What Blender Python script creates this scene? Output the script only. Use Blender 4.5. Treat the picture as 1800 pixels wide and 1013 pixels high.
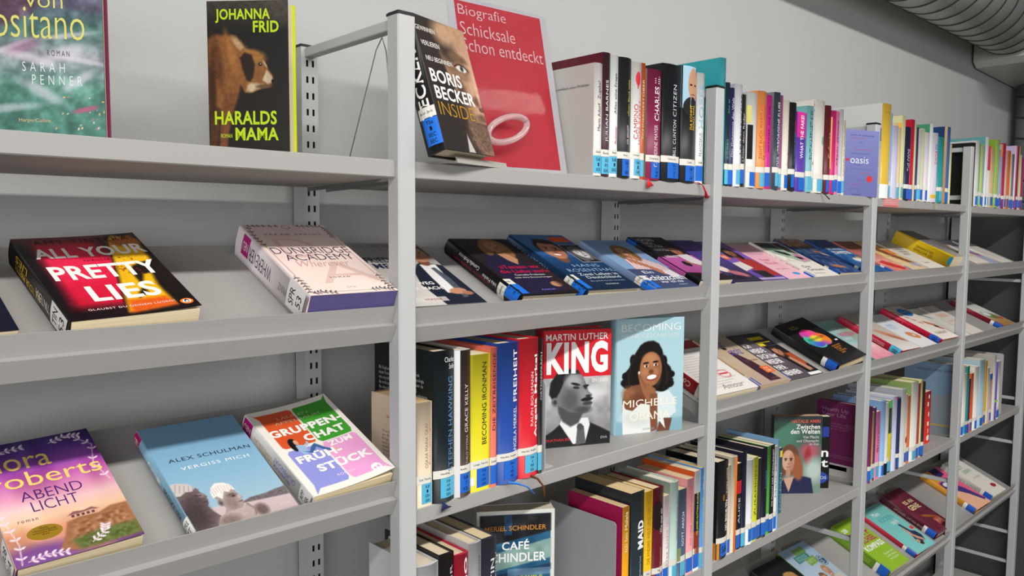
import bpy, math, random
import numpy as np
from mathutils import Vector, Matrix

for o in list(bpy.data.objects):
    bpy.data.objects.remove(o)
scene = bpy.context.scene
COL = scene.collection
random.seed(7)

# ------------------------------------------------------------------ scale
S = 0.76            # one bay of shelving in metres
HT = 1.85           # height of the upright tops above the floor
def Wp(x, y, z):    # bay units (z measured from the upright tops) -> metres
    return Vector((x * S, y * S, z * S + HT))

# ------------------------------------------------------------------ camera
FPX = 1379.2751
YAW, PIT, ROL = 0.7519, -0.0739, 0.0060
CAM = Wp(-0.8412, -1.1527, -0.3741)
_fw = Vector((math.sin(YAW) * math.cos(PIT), math.cos(YAW) * math.cos(PIT), math.sin(PIT)))
_r0 = Vector((math.cos(YAW), -math.sin(YAW), 0))
_u0 = _r0.cross(_fw)
_rt = math.cos(ROL) * _r0 + math.sin(ROL) * _u0
_up = -math.sin(ROL) * _r0 + math.cos(ROL) * _u0
cd = bpy.data.cameras.new('camera')
cd.sensor_width = 36.0
cd.lens = FPX / 1800 * 36
cd.clip_start = 0.02
cam = bpy.data.objects.new('camera', cd)
COL.objects.link(cam)
cam.matrix_world = Matrix(((_rt.x, _up.x, -_fw.x, CAM.x), (_rt.y, _up.y, -_fw.y, CAM.y),
                           (_rt.z, _up.z, -_fw.z, CAM.z), (0, 0, 0, 1)))
scene.camera = cam

# ------------------------------------------------------------------ light
scene.view_settings.view_transform = 'Standard'
scene.view_settings.look = 'None'
scene.view_settings.gamma = 1.0
scene.view_settings.use_curve_mapping = False
scene.view_settings.exposure = 0.0
wd = bpy.data.worlds.new('world')
scene.world = wd
wd.use_nodes = True
wd.node_tree.nodes['Background'].inputs[0].default_value = (0.88, 0.91, 1.0, 1)
wd.node_tree.nodes['Background'].inputs[1].default_value = 0.11

def area(name, loc, target, sx, sy, power, col):
    l = bpy.data.lights.new(name, 'AREA')
    l.shape = 'RECTANGLE'
    l.size, l.size_y, l.energy, l.color = sx, sy, power, col
    o = bpy.data.objects.new(name, l)
    COL.objects.link(o)
    o.location = loc
    o.rotation_euler = (Vector(target) - Vector(loc)).to_track_quat('-Z', 'Y').to_euler()
    return o
# row of ceiling tubes running along the aisle, and the windows at the far side of the room
area('ceiling_tube_light', (0.1, -1.75, 3.05), (0.1, -1.45, 1.2), 5.0, 0.14, 134, (1.0, 0.972, 0.93))
area('window_light', (-3.6, -4.6, 1.9), (0.8, 0.0, 1.3), 5.0, 2.0, 146, (0.985, 0.985, 1.0))

# ------------------------------------------------------------------ pixel <-> world helpers
def project(P):
    d = Vector(P) - CAM
    k = d.dot(_fw)
    return 900 + FPX * d.dot(_rt) / k, 506.5 - FPX * d.dot(_up) / k
def ray(u, v):
    return _fw + (u - 900) / FPX * _rt - (v - 506.5) / FPX * _up
def on_y(u, v, y):
    D = ray(u, v); return CAM + (y - CAM.y) / D.y * D
def on_z(u, v, z):
    D = ray(u, v); return CAM + (z - CAM.z) / D.z * D
def x_at(u, y, z):
    lo, hi = -0.6, 6.0
    for _ in range(40):
        m = (lo + hi) / 2
        if project((m, y, z))[0] < u: lo = m
        else: hi = m
    return (lo + hi) / 2
def z_at(v, x, y):
    lo, hi = -0.5, 3.2
    for _ in range(40):
        m = (lo + hi) / 2
        if project((x, y, m))[1] > v: lo = m
        else: hi = m
    return (lo + hi) / 2

# ------------------------------------------------------------------ materials
def s2l(c):
    return tuple(((x / 12.92) if x <= 0.04045 else ((x + 0.055) / 1.055) ** 2.4) for x in c)
def hexs(h):
    h = h.lstrip('#')
    return tuple(int(h[i:i + 2], 16) / 255 for i in (0, 2, 4))
MATS = {}
def mat(hx, rough=0.45, metal=0.0, kind='plain'):
    key = (hx, rough, metal, kind)
    if key in MATS: return MATS[key]
    m = bpy.data.materials.new('%s_%s' % (kind, hx.strip('#')))
    m.use_nodes = True
    nt = m.node_tree
    b = nt.nodes['Principled BSDF']
    b.inputs['Base Color'].default_value = (*s2l(hexs(hx)), 1)
    b.inputs['Roughness'].default_value = rough
    b.inputs['Metallic'].default_value = metal
    b.inputs['Specular IOR Level'].default_value = 0.35
    if kind == 'ink':
        b.inputs['Specular IOR Level'].default_value = 0.2
    if kind in ('paint', 'wall'):
        tc = nt.nodes.new('ShaderNodeTexCoord')
        n = nt.nodes.new('ShaderNodeTexNoise')
        n.inputs['Scale'].default_value = 900 if kind == 'paint' else 260
        n.inputs['Detail'].default_value = 2
        bp = nt.nodes.new('ShaderNodeBump')
        bp.inputs['Strength'].default_value = 0.06 if kind == 'paint' else 0.12
        bp.inputs['Distance'].default_value = 0.0006
        nt.links.new(tc.outputs['Object'], n.inputs['Vector'])
        nt.links.new(n.outputs['Fac'], bp.inputs['Height'])
        nt.links.new(bp.outputs['Normal'], b.inputs['Normal'])
    if kind == 'pages':
        tc = nt.nodes.new('ShaderNodeTexCoord')
        mp = nt.nodes.new('ShaderNodeMapping')
        mp.inputs['Scale'].default_value = (6, 6, 900)
        n = nt.nodes.new('ShaderNodeTexNoise')
        n.inputs['Scale'].default_value = 1.0
        cr = nt.nodes.new('ShaderNodeValToRGB')
        c = s2l(hexs(hx))
        cr.color_ramp.elements[0].color = (c[0] * .84, c[1] * .81, c[2] * .75, 1)
        cr.color_ramp.elements[1].color = (*c, 1)
        cr.color_ramp.elements[0].position = .25
        cr.color_ramp.elements[1].position = .6
        nt.links.new(tc.outputs['Object'], mp.inputs['Vector'])
        nt.links.new(mp.outputs['Vector'], n.inputs['Vector'])
        nt.links.new(n.outputs['Fac'], cr.inputs['Fac'])
        nt.links.new(cr.outputs['Color'], b.inputs['Base Color'])
        b.inputs['Specular IOR Level'].default_value = 0.1
    if kind == 'metalpipe':
        tc = nt.nodes.new('ShaderNodeTexCoord')
        n = nt.nodes.new('ShaderNodeTexNoise')
        n.inputs['Scale'].default_value = 9
        n.inputs['Detail'].default_value = 4
        cr = nt.nodes.new('ShaderNodeValToRGB')
        c = s2l(hexs(hx))
        cr.color_ramp.elements[0].color = (c[0] * .8, c[1] * .8, c[2] * .8, 1)
        cr.color_ramp.elements[1].color = (*c, 1)
        nt.links.new(tc.outputs['Object'], n.inputs['Vector'])
        nt.links.new(n.outputs['Fac'], cr.inputs['Fac'])
        nt.links.new(cr.outputs['Color'], b.inputs['Base Color'])
    if kind == 'clear':
        b.inputs['Transmission Weight'].default_value = 1.0
        b.inputs['IOR'].default_value = 1.06
        b.inputs['Specular IOR Level'].default_value = 0.5
    if kind == 'ring':
        b.inputs['Transmission Weight'].default_value = .75
        b.inputs['IOR'].default_value = 1.4
        b.inputs['Roughness'].default_value = .12
        b.inputs['Specular IOR Level'].default_value = .6
    MATS[key] = m
    return m
def art_mat():
    if 'art' in MATS: return MATS['art']
    m = bpy.data.materials.new('printed_picture')
    m.use_nodes = True
    b = m.node_tree.nodes['Principled BSDF']
    a = m.node_tree.nodes.new('ShaderNodeVertexColor')
    a.layer_name = 'print'
    m.node_tree.links.new(a.outputs['Color'], b.inputs['Base Color'])
    b.inputs['Roughness'].default_value = 0.4
    b.inputs['Specular IOR Level'].default_value = 0.35
    MATS['art'] = m
    return m
PAINT = mat('#a09e9b', 0.5, 0, 'paint')
POST = mat('#b6b8b8', 0.45, 0, 'paint')
BLACKP = mat('#15171a', 0.5)
SLOT_SHADE = mat('#0a0b0c', 0.8)
WALL = mat('#b5b6b5', 0.8, 0, 'wall')
CLEAR = mat('#ffffff', 0.04, 0, 'clear')

# ------------------------------------------------------------------ mesh builder
class MB:
    def __init__(s):
        s.v, s.f, s.m, s.mats, s.col = [], [], [], [], {}
        s.sm = []
    def mi(s, m):
        if m not in s.mats: s.mats.append(m)
        return s.mats.index(m)
    def add(s, vs, fs, m, smooth=False):
        n = len(s.v); k = s.mi(m)
        s.v.extend([tuple(q) for q in vs])
        for f in fs:
            s.f.append(tuple(i + n for i in f)); s.m.append(k); s.sm.append(smooth)
        return n
    def box(s, a, b, m):
        x0, y0, z0 = a; x1, y1, z1 = b
        s.add([(x0, y0, z0), (x1, y0, z0), (x1, y1, z0), (x0, y1, z0), (x0, y0, z1), (x1, y0, z1), (x1, y1, z1), (x0, y1, z1)],
              [(0, 3, 2, 1), (4, 5, 6, 7), (0, 1, 5, 4), (1, 2, 6, 5), (2, 3, 7, 6), (3, 0, 4, 7)], m)
    def prism(s, pts, fn, lo, hi, m, smooth=False):
        """closed outline pts (a,b), swept between lo and hi; fn(a,b,t) -> point"""
        n = len(pts)
        vs = [fn(a, b, lo) for a, b in pts] + [fn(a, b, hi) for a, b in pts]
        s.add(vs, [(i, (i + 1) % n, n + (i + 1) % n, n + i) for i in range(n)] + [tuple(range(n))[::-1], tuple(range(n, 2 * n))], m, smooth)
    def chbox(s, a, b, m, c=0.0015, axis='z'):
        """box with chamfered long edges"""
        def oct(x0, y0, x1, y1):
            return [(x0 + c, y0), (x1 - c, y0), (x1, y0 + c), (x1, y1 - c), (x1 - c, y1), (x0 + c, y1), (x0, y1 - c), (x0, y0 + c)]
        if axis == 'z': s.prism(oct(a[0], a[1], b[0], b[1]), lambda p, q, t: (p, q, t), a[2], b[2], m)
        if axis == 'x': s.prism(oct(a[1], a[2], b[1], b[2]), lambda p, q, t: (t, p, q), a[0], b[0], m)
        if axis == 'y': s.prism(oct(a[2], a[0], b[2], b[0]), lambda p, q, t: (q, t, p), a[1], b[1], m)
    def tube(s, pts, r, m, n=8, flat=None):
        pts = [Vector(p) for p in pts]
        rings = []
        for i, p in enumerate(pts):
            d = (pts[min(i + 1, len(pts) - 1)] - pts[max(i - 1, 0)]).normalized()
            a = d.cross(Vector((0, 0, 1)))
            if a.length < 1e-3: a = d.cross(Vector((1, 0, 0)))
            a.normalize(); b = d.cross(a)
            rr = r[i] if isinstance(r, (list, tuple)) else r
            rings.append([p + rr * (math.cos(2 * math.pi * k / n) * a + (flat or 1) * math.sin(2 * math.pi * k / n) * b) for k in range(n)])
        vs = [q for ring in rings for q in ring]
        fs = [(i * n + k, i * n + (k + 1) % n, (i + 1) * n + (k + 1) % n, (i + 1) * n + k) for i in range(len(pts) - 1) for k in range(n)]
        fs += [tuple(range(n))[::-1], tuple(range((len(pts) - 1) * n, len(pts) * n))]
        s.add(vs, fs, m, True)
    def build(s, name, parent=None, loc=None):
        me = bpy.data.meshes.new(name)
        me.from_pydata(s.v, [], s.f)
        for m in s.mats: me.materials.append(m)
        me.polygons.foreach_set('material_index', s.m)
        me.polygons.foreach_set('use_smooth', s.sm)
        if s.col:
            a = me.color_attributes.new('print', 'FLOAT_COLOR', 'POINT')
            arr = np.ones((len(s.v), 4), dtype=np.float32)
            for k, c in s.col.items(): arr[k:k + len(c), :3] = c
            a.data.foreach_set('color', arr.ravel())
        me.update()
        o = bpy.data.objects.new(name, me)
        COL.objects.link(o)
        if parent is not None: o.parent = parent
        if loc is not None: o.location = loc
        return o
def tag(o, label, cat, group=None, kind=None):
    if label: o['label'] = label
    if cat: o['category'] = cat
    if group: o['group'] = group
    if kind: o['kind'] = kind
    return o
def empty(name, M=None):
    o = bpy.data.objects.new(name, None)
    o.empty_display_size = 0.02
    COL.objects.link(o)
    if M is not None: o.matrix_world = M
    return o
def sheet(poly, th):
    """thin folded sheet: outline of an open polyline thickened to one side"""
    n = len(poly); off = []
    for i in range(n):
        def nrm(a, b):
            d = Vector((b[0] - a[0], b[1] - a[1])).normalized(); return Vector((d.y, -d.x))
        if i == 0: q = nrm(poly[0], poly[1]); k = 1
        elif i == n - 1: q = nrm(poly[-2], poly[-1]); k = 1
        else:
            a, b = nrm(poly[i - 1], poly[i]), nrm(poly[i], poly[i + 1])
            q = (a + b).normalized(); k = 1 / max(q.dot(a), .3)
        off.append((poly[i][0] + q.x * th * k, poly[i][1] + q.y * th * k))
    return list(poly) + off[::-1]
# ------------------------------------------------------------------ the room
YW = 0.43 * S
mb = MB(); mb.box((-3.5, YW, 0), (5.2, YW + 0.12, 3.6), WALL)
tag(mb.build('wall_back'), None, None, None, 'structure')
mb = MB(); mb.box((-5, -7, -0.05), (5.2, YW, 0), mat('#8b8780', 0.6, 0, 'wall'))
tag(mb.build('floor'), None, None, None, 'structure')

# ------------------------------------------------------------------ uprights
PW, PD = 0.0377 * S, 0.035 * S
RY0, RY1 = 0.345 * S, 0.389 * S
def frame(i, label, bars):
    x1 = i * S; x0 = x1 - PW
    root = empty('shelving_upright', Matrix.Translation((x0, 0, 0)))
    tag(root, label, 'shelving upright', 'grey shelving uprights')
    L = Matrix.Translation((-x0, 0, 0))
    def bld(mb, name, par):
        mb.v = [(a - x0, b, c) for a, b, c in mb.v]; return mb.build(name, par)
    mb = MB(); mb.chbox((x0, 0, 0.004), (x1, PD, HT), POST, 0.002)
    fp = bld(mb, 'front_post', root)
    mb = MB()
    mb.box((x0 - .0004, -.0004, HT), (x1 + .0004, PD + .0004, HT + .0035), BLACKP)
    mb.box((x0 + .0012, .0012, HT + .0035), (x1 - .0012, PD - .0012, HT + .005), BLACKP)
    bld(mb, 'post_cap', fp)
    # rear post with two columns of slots punched in its front face
    mb = MB()
    xs = [x0 + PW * k for k in (0, .29, .42, .64, .77, 1)]
    pitch = 0.0253; zs = [0.004]
    z = HT - 0.03 - 72 * pitch
    spans = []
    while z < HT - .012:
        if z > .01: spans.append((z, z + .0102))
        z += pitch
    lev = [0.004]
    for a, b in spans: lev += [a, b]
    lev.append(HT)
    for j in range(len(lev) - 1):
        slot = j % 2 == 1
        for k in range(5):
            if slot and k in (1, 3): continue
            mb.add([(xs[k], RY0, lev[j]), (xs[k + 1], RY0, lev[j]), (xs[k + 1], RY0, lev[j + 1]), (xs[k], RY0, lev[j + 1])], [(0, 1, 2, 3)], POST)
    mb.box((x0, RY0 + .0002, 0.004), (x0 + .0015, RY1, HT), POST)
    mb.box((x1 - .0015, RY0 + .0002, 0.004), (x1, RY1, HT), POST)
    mb.box((x0, RY1 - .0015, 0.004), (x1, RY1, HT), POST)
    mb.box((x0 + .002, RY0 + .004, 0.004), (x1 - .002, RY0 + .0045, HT), SLOT_SHADE)  # near-black strip added inside, painting the shade seen through the slots
    rp = bld(mb, 'rear_post', root)
    mb = MB(); mb.box((x0 - .0004, RY0 - .0004, HT), (x1 + .0004, RY1 + .0004, HT + .004), BLACKP)
    bld(mb, 'post_cap', rp)
    xc = (x0 + x1) / 2
    mb = MB(); mb.chbox((xc - .008, PD, HT - .016), (xc + .008, RY0, HT - .0015), POST, .0012, 'y')
    bld(mb, 'top_rail', root)
    for zz in bars:
        mb = MB(); zc = zz * S + HT
        mb.chbox((xc - .006, PD, zc - .012), (xc + .006, RY0, zc), POST, .001, 'y')
        bld(mb, 'crossbar', root)
    return root
BARS = [-1.488, -2.15]
FR = {-1: 'grey upright shelf frame at the near end, left of the display trays',
      0: 'grey upright frame with black cap, nearest the camera, left of the red sign',
      1: 'grey upright frame beside the tall turquoise book and the pale blue portrait cover',
      2: 'grey upright frame in front of the lavender book on the top shelf',
      3: 'grey upright frame in front of the black folder on the top shelf',
      4: 'last grey upright frame at the far right end beside the dark wall'}
for i in FR:
    frame(i, FR[i], BARS if i < 4 else [-.62, -1.253, -1.493, -1.99, -2.154])

# ------------------------------------------------------------------ shelves and display trays
TW = 0.133 / 0.298
TCN = 1 / math.hypot(1, TW)
EX, ES, EN = Vector((1, 0, 0)), Vector((0, TCN, TW * TCN)), Vector((0, -TW * TCN, TCN))
def span(b): return (b - 1) * S + .002, b * S - PW - .0005
def tray(bay, z0, label):
    x0, x1 = span(bay)
    root = empty('display_tray', Matrix.Translation(Wp(0, .022, z0) + Vector((x0, 0, 0))))
    tag(root, label, 'display shelf', 'sloping display trays')
    def bld(pl, name, th, xa, xb):
        mb = MB()
        mb.prism(sheet([(a * S, b * S) for a, b in pl], th), lambda a, b, t: (t, a, b), xa, xb, PAINT)
        return mb.build(name, root)
    Lx = x1 - x0
    # the sheet the books lie on, folded up into the front lip
    bld([(-.012, .029), (-.0005, 0.0), (.298, .133), (.300, .112)][::-1], 'tray_sheet', -.0012, 0, Lx)
    # the second fold below the lip
    bld([(.004, -.0025), (-.012, -.0065), (.003, -.035), (.03, -.035)][::-1], 'front_apron', -.0012, 0, Lx)
    for xa in (0, Lx - .0012):
        mb = MB()
        mb.prism([(a * S, b * S) for a, b in ((.004, -.004), (.296, .127), (.296, .09), (.012, -.034))], lambda a, b, t: (t, a, b), xa, xa + .0012, PAINT)
        mb.build('side_plate', root)
    return root
def shelf(bay, z, label):
    x0, x1 = span(bay)
    root = empty('flat_shelf', Matrix.Translation(Wp(0, .01, z) + Vector((x0, 0, 0))))
    tag(root, label, 'shelf', 'flat shelves')
    Lx = x1 - x0; c = .0014
    th, d = .031 * S, .325 * S
    mb = MB()
    mb.prism([(c, 0), (d, 0), (d, -th - .004), (c, -th), (0, -th + c), (0, -c)][::-1], lambda a, b, t: (t, a, b), 0, Lx, PAINT)
    mb.build('shelf_board', root)
    for xx in (.0, Lx - .0012):
        mb = MB()
        mb.prism([(.03, -th - .0005), (d - .01, -th - .0045), (d - .01, -th - .011), (.05, -th - .0055)], lambda a, b, t: (t, a, b), xx, xx + .0012, mat('#7d8482', .4, .6))
        mb.build('shelf_bracket', root)
    return root
BASE = {('t2', 0): -.540, ('t2', 1): -.547, ('t2', 2): -.547, ('t2', 3): -.5475, ('t2', 4): -.5475, ('t3', 0): -.859, ('t3', 2): -.866,
        ('t3', 3): -.866, ('t3', 4): -.866, ('t5', 2): -1.749, ('t5', 3): -1.749, ('t5', 4): -1.749}
FLAT = {('s1', 0): -.252, ('s1', 1): -.252, ('s1', 2): -.252, ('s1', 3): -.253, ('s1', 4): -.256, ('s3', 1): -.895, ('s4', 0): -1.30, ('s4', 1): -1.291,
        ('s4', 2): -1.292, ('s4', 3): -1.293, ('s4', 4): -1.297, ('s6', 4): -2.275}
TL_ = {('t2', 0): 'upper sloping grey tray holding the red and black thriller',
       ('t2', 1): 'sloping grey tray holding the row of dark covers right of the near upright',
       ('t2', 2): 'upper sloping grey tray holding the pink and purple covers',
       ('t2', 3): 'upper sloping grey tray holding the thick yellow book',
       ('t2', 4): 'upper sloping grey tray at the far right, before the dark panel',
       ('t3', 0): 'lower sloping grey tray holding the purple sunset novel',
       ('t3', 2): 'sloping grey tray holding the black book with rainbow circles',
       ('t3', 3): 'sloping grey tray holding the two books with crimson spines',
       ('t3', 4): 'sloping grey tray at far right holding the book with maroon spine',
       ('t5', 2): 'lowest sloping grey tray with the pale blue portrait cover, bottom edge of photo',
       ('t5', 3): 'lowest sloping grey tray holding the lime green and aqua books',
       ('t5', 4): 'lowest sloping grey tray at far right with the pink and orange book'}
FL_ = {('s1', 0): 'flat grey top shelf carrying the dog cover and the sea cover novel',
       ('s1', 1): 'flat grey top shelf carrying the red sign',
       ('s1', 2): 'flat grey top shelf between the turquoise book and the lavender book',
       ('s1', 3): 'flat grey top shelf with the small pink shelf tag on its edge',
       ('s1', 4): 'flat grey top shelf at the far right end',
       ('s3', 1): 'flat grey shelf carrying the two big portrait covers',
       ('s4', 0): 'flat grey shelf under the tray with the purple sunset novel',
       ('s4', 1): 'flat grey shelf carrying the café cover, bottom of photo',
       ('s4', 2): 'flat grey shelf carrying the green cover with long haired woman',
       ('s4', 3): 'flat grey shelf carrying the narrow red spine with white symbols',
       ('s4', 4): 'flat grey shelf at far right with the pale blue and white spines',
       ('s6', 4): 'flat grey bottom shelf, empty, at the far right'}
for k, z in BASE.items(): tray(k[1], z, TL_[k])
for k, z in FLAT.items(): shelf(k[1], z, FL_[k])
# dark cupboard beyond the last upright
cx0, cx1, cy0, cy1, ch = 4.045 * S, 4.85 * S, -.42, .40 * S, HT - .27 * S
DK = mat('#47494b', .6, 0, 'paint')
root = empty('cupboard', Matrix.Translation((cx0, cy0, 0)))
tag(root, 'dark grey cupboard just beyond the last shelving upright', 'cupboard')
mb = MB(); mb.chbox((0, .02, 0), (cx1 - cx0, cy1 - cy0, ch), DK, .003); mb.build('carcass', root)
for k in range(2):
    w = (cx1 - cx0) / 2
    mb = MB(); mb.chbox((k * w + .002, 0, .06), ((k + 1) * w - .002, .0195, ch - .004), DK, .002); dd = mb.build('door', root)
    mb = MB(); xh = w - .03 if k == 0 else w + .018
    mb.chbox((xh, -.018, 1.0), (xh + .012, -.001, 1.14), mat('#8d8f90', .35, .7), .002); mb.build('handle', dd)

# ------------------------------------------------------------------ ventilation duct
def duct():
    root = empty('ventilation_duct', Matrix.Translation((0, 0, 0)))
    tag(root, 'round grey metal ventilation duct with spiral seams below the ceiling, top right', 'duct')
    PIPE = mat('#dad8d2', .34, .3, 'metalpipe'); SEAM = mat('#4e4d49', .5, .6)
    r = .19 * S; yc, zc = .222 * S, .813 * S + HT
    n = 48
    def cyl(mb, c, ax, rad, lo, hi, m):
        vs = []
        for t in (lo, hi):
            for k in range(n):
                a = 2 * math.pi * k / n
                if ax == 'x': vs.append((t, c[0] + rad * math.cos(a), c[1] + rad * math.sin(a)))
                else: vs.append((c[0] + rad * math.cos(a), c[1] + rad * math.sin(a), t))
        mb.add(vs, [(k, (k + 1) % n, n + (k + 1) % n, n + k) for k in range(n)] + [tuple(range(n))[::-1], tuple(range(n, 2 * n))], m, True)
    X0, X1 = -.4, 4.30 * S
    mb = MB(); cyl(mb, (yc, zc), 'x', r, X0, X1, PIPE)
    mn = mb.build('main_pipe', root)
    step = .112
    x = X1 - .03
    while x > 1.0:
        # slightly slanting ridge, as on spiral duct
        vs = []; w = .006
        for dx, rr in ((-w, r), (0, r + .0035), (w, r)):
            for k in range(n):
                a = 2 * math.pi * k / n
                vs.append((x + dx + .03 * math.sin(a), yc + rr * math.cos(a), zc + rr * math.sin(a)))
        mb = MB()
        mb.add(vs, [(j * n + k, j * n + (k + 1) % n, (j + 1) * n + (k + 1) % n, (j + 1) * n + k) for j in range(2) for k in range(n)], SEAM, True)
        mb.build('seam', mn)
        x -= step
    # box elbow and the pipe going down beside the wall
    mb = MB()
    bx = [(X1 - .01, .0), (X1 + .03, -.022), (X1 + .60, -.035), (X1 + .85, -.03), (X1 + .85, .43), (X1 - .01, .43)]
    mb.prism([(a, zc - r - .005 + b) for a, b in bx][::-1], lambda a, b, t: (a, t, b), yc - r * 1.02, yc + r * 1.02, PIPE)
    mb.build('elbow', root)
    rv = .19 * S; yv = .205 * S; xv = 5.12 * S
    zt = zc - r - .03
    mb = MB(); cyl(mb, (xv, yv), 'z', rv, HT - .60, zt, mat('#8e9492', .4, .35, 'metalpipe'))
    vn = mb.build('down_pipe', root)
    z = zt - .05
    while z > HT - .6:
        vs = []
        for dz, rr in ((-.005, rv), (0, rv + .003), (.005, rv)):
            for k in range(n):
                a = 2 * math.pi * k / n
                vs.append((xv + rr * math.cos(a), yv + rr * math.sin(a), z + dz + .03 * math.cos(a)))
        mb = MB()
        mb.add(vs, [(j * n + k, j * n + (k + 1) % n, (j + 1) * n + (k + 1) % n, (j + 1) * n + k) for j in range(2) for k in range(n)], SEAM, True)
        mb.build('seam', vn)
        z -= .10
duct()
# ------------------------------------------------------------------ printed lettering
_TX = {}
def text_geo(body, bold=0.0, shear=0.0, space=1.0, align='LEFT'):
    key = (body, bold, shear, space, align)
    if key in _TX: return _TX[key]
    c = bpy.data.curves.new('t', 'FONT')
    c.body = body
    c.size = 1.0
    c.offset = bold
    c.shear = shear
    c.space_character = space * (1 + 2.2 * max(0, bold))
    c.space_line = .95
    c.align_x = align
    c.resolution_u = 3 if len(body) < 30 else 1
    c.fill_mode = 'FRONT'
    o = bpy.data.objects.new('t', c)
    me = bpy.data.meshes.new_from_object(o)
    vs = np.array([v.co[:2] for v in me.vertices], dtype=float) if len(me.vertices) else np.zeros((0, 2))
    fs = []
    for p in me.polygons:
        f = tuple(p.vertices)
        if p.normal.z < 0: f = f[::-1]
        fs.append(f)
    bpy.data.objects.remove(o); bpy.data.curves.remove(c); bpy.data.meshes.remove(me)
    if len(vs):
        a, b = vs.min(0), vs.max(0)
        vs = (vs - a) / np.maximum(b - a, 1e-6)
        _TX[key] = (vs, fs, (b[0] - a[0]) / max(b[1] - a[1], 1e-6))
    else: _TX[key] = (vs, fs, 1)
    return _TX[key]

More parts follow.
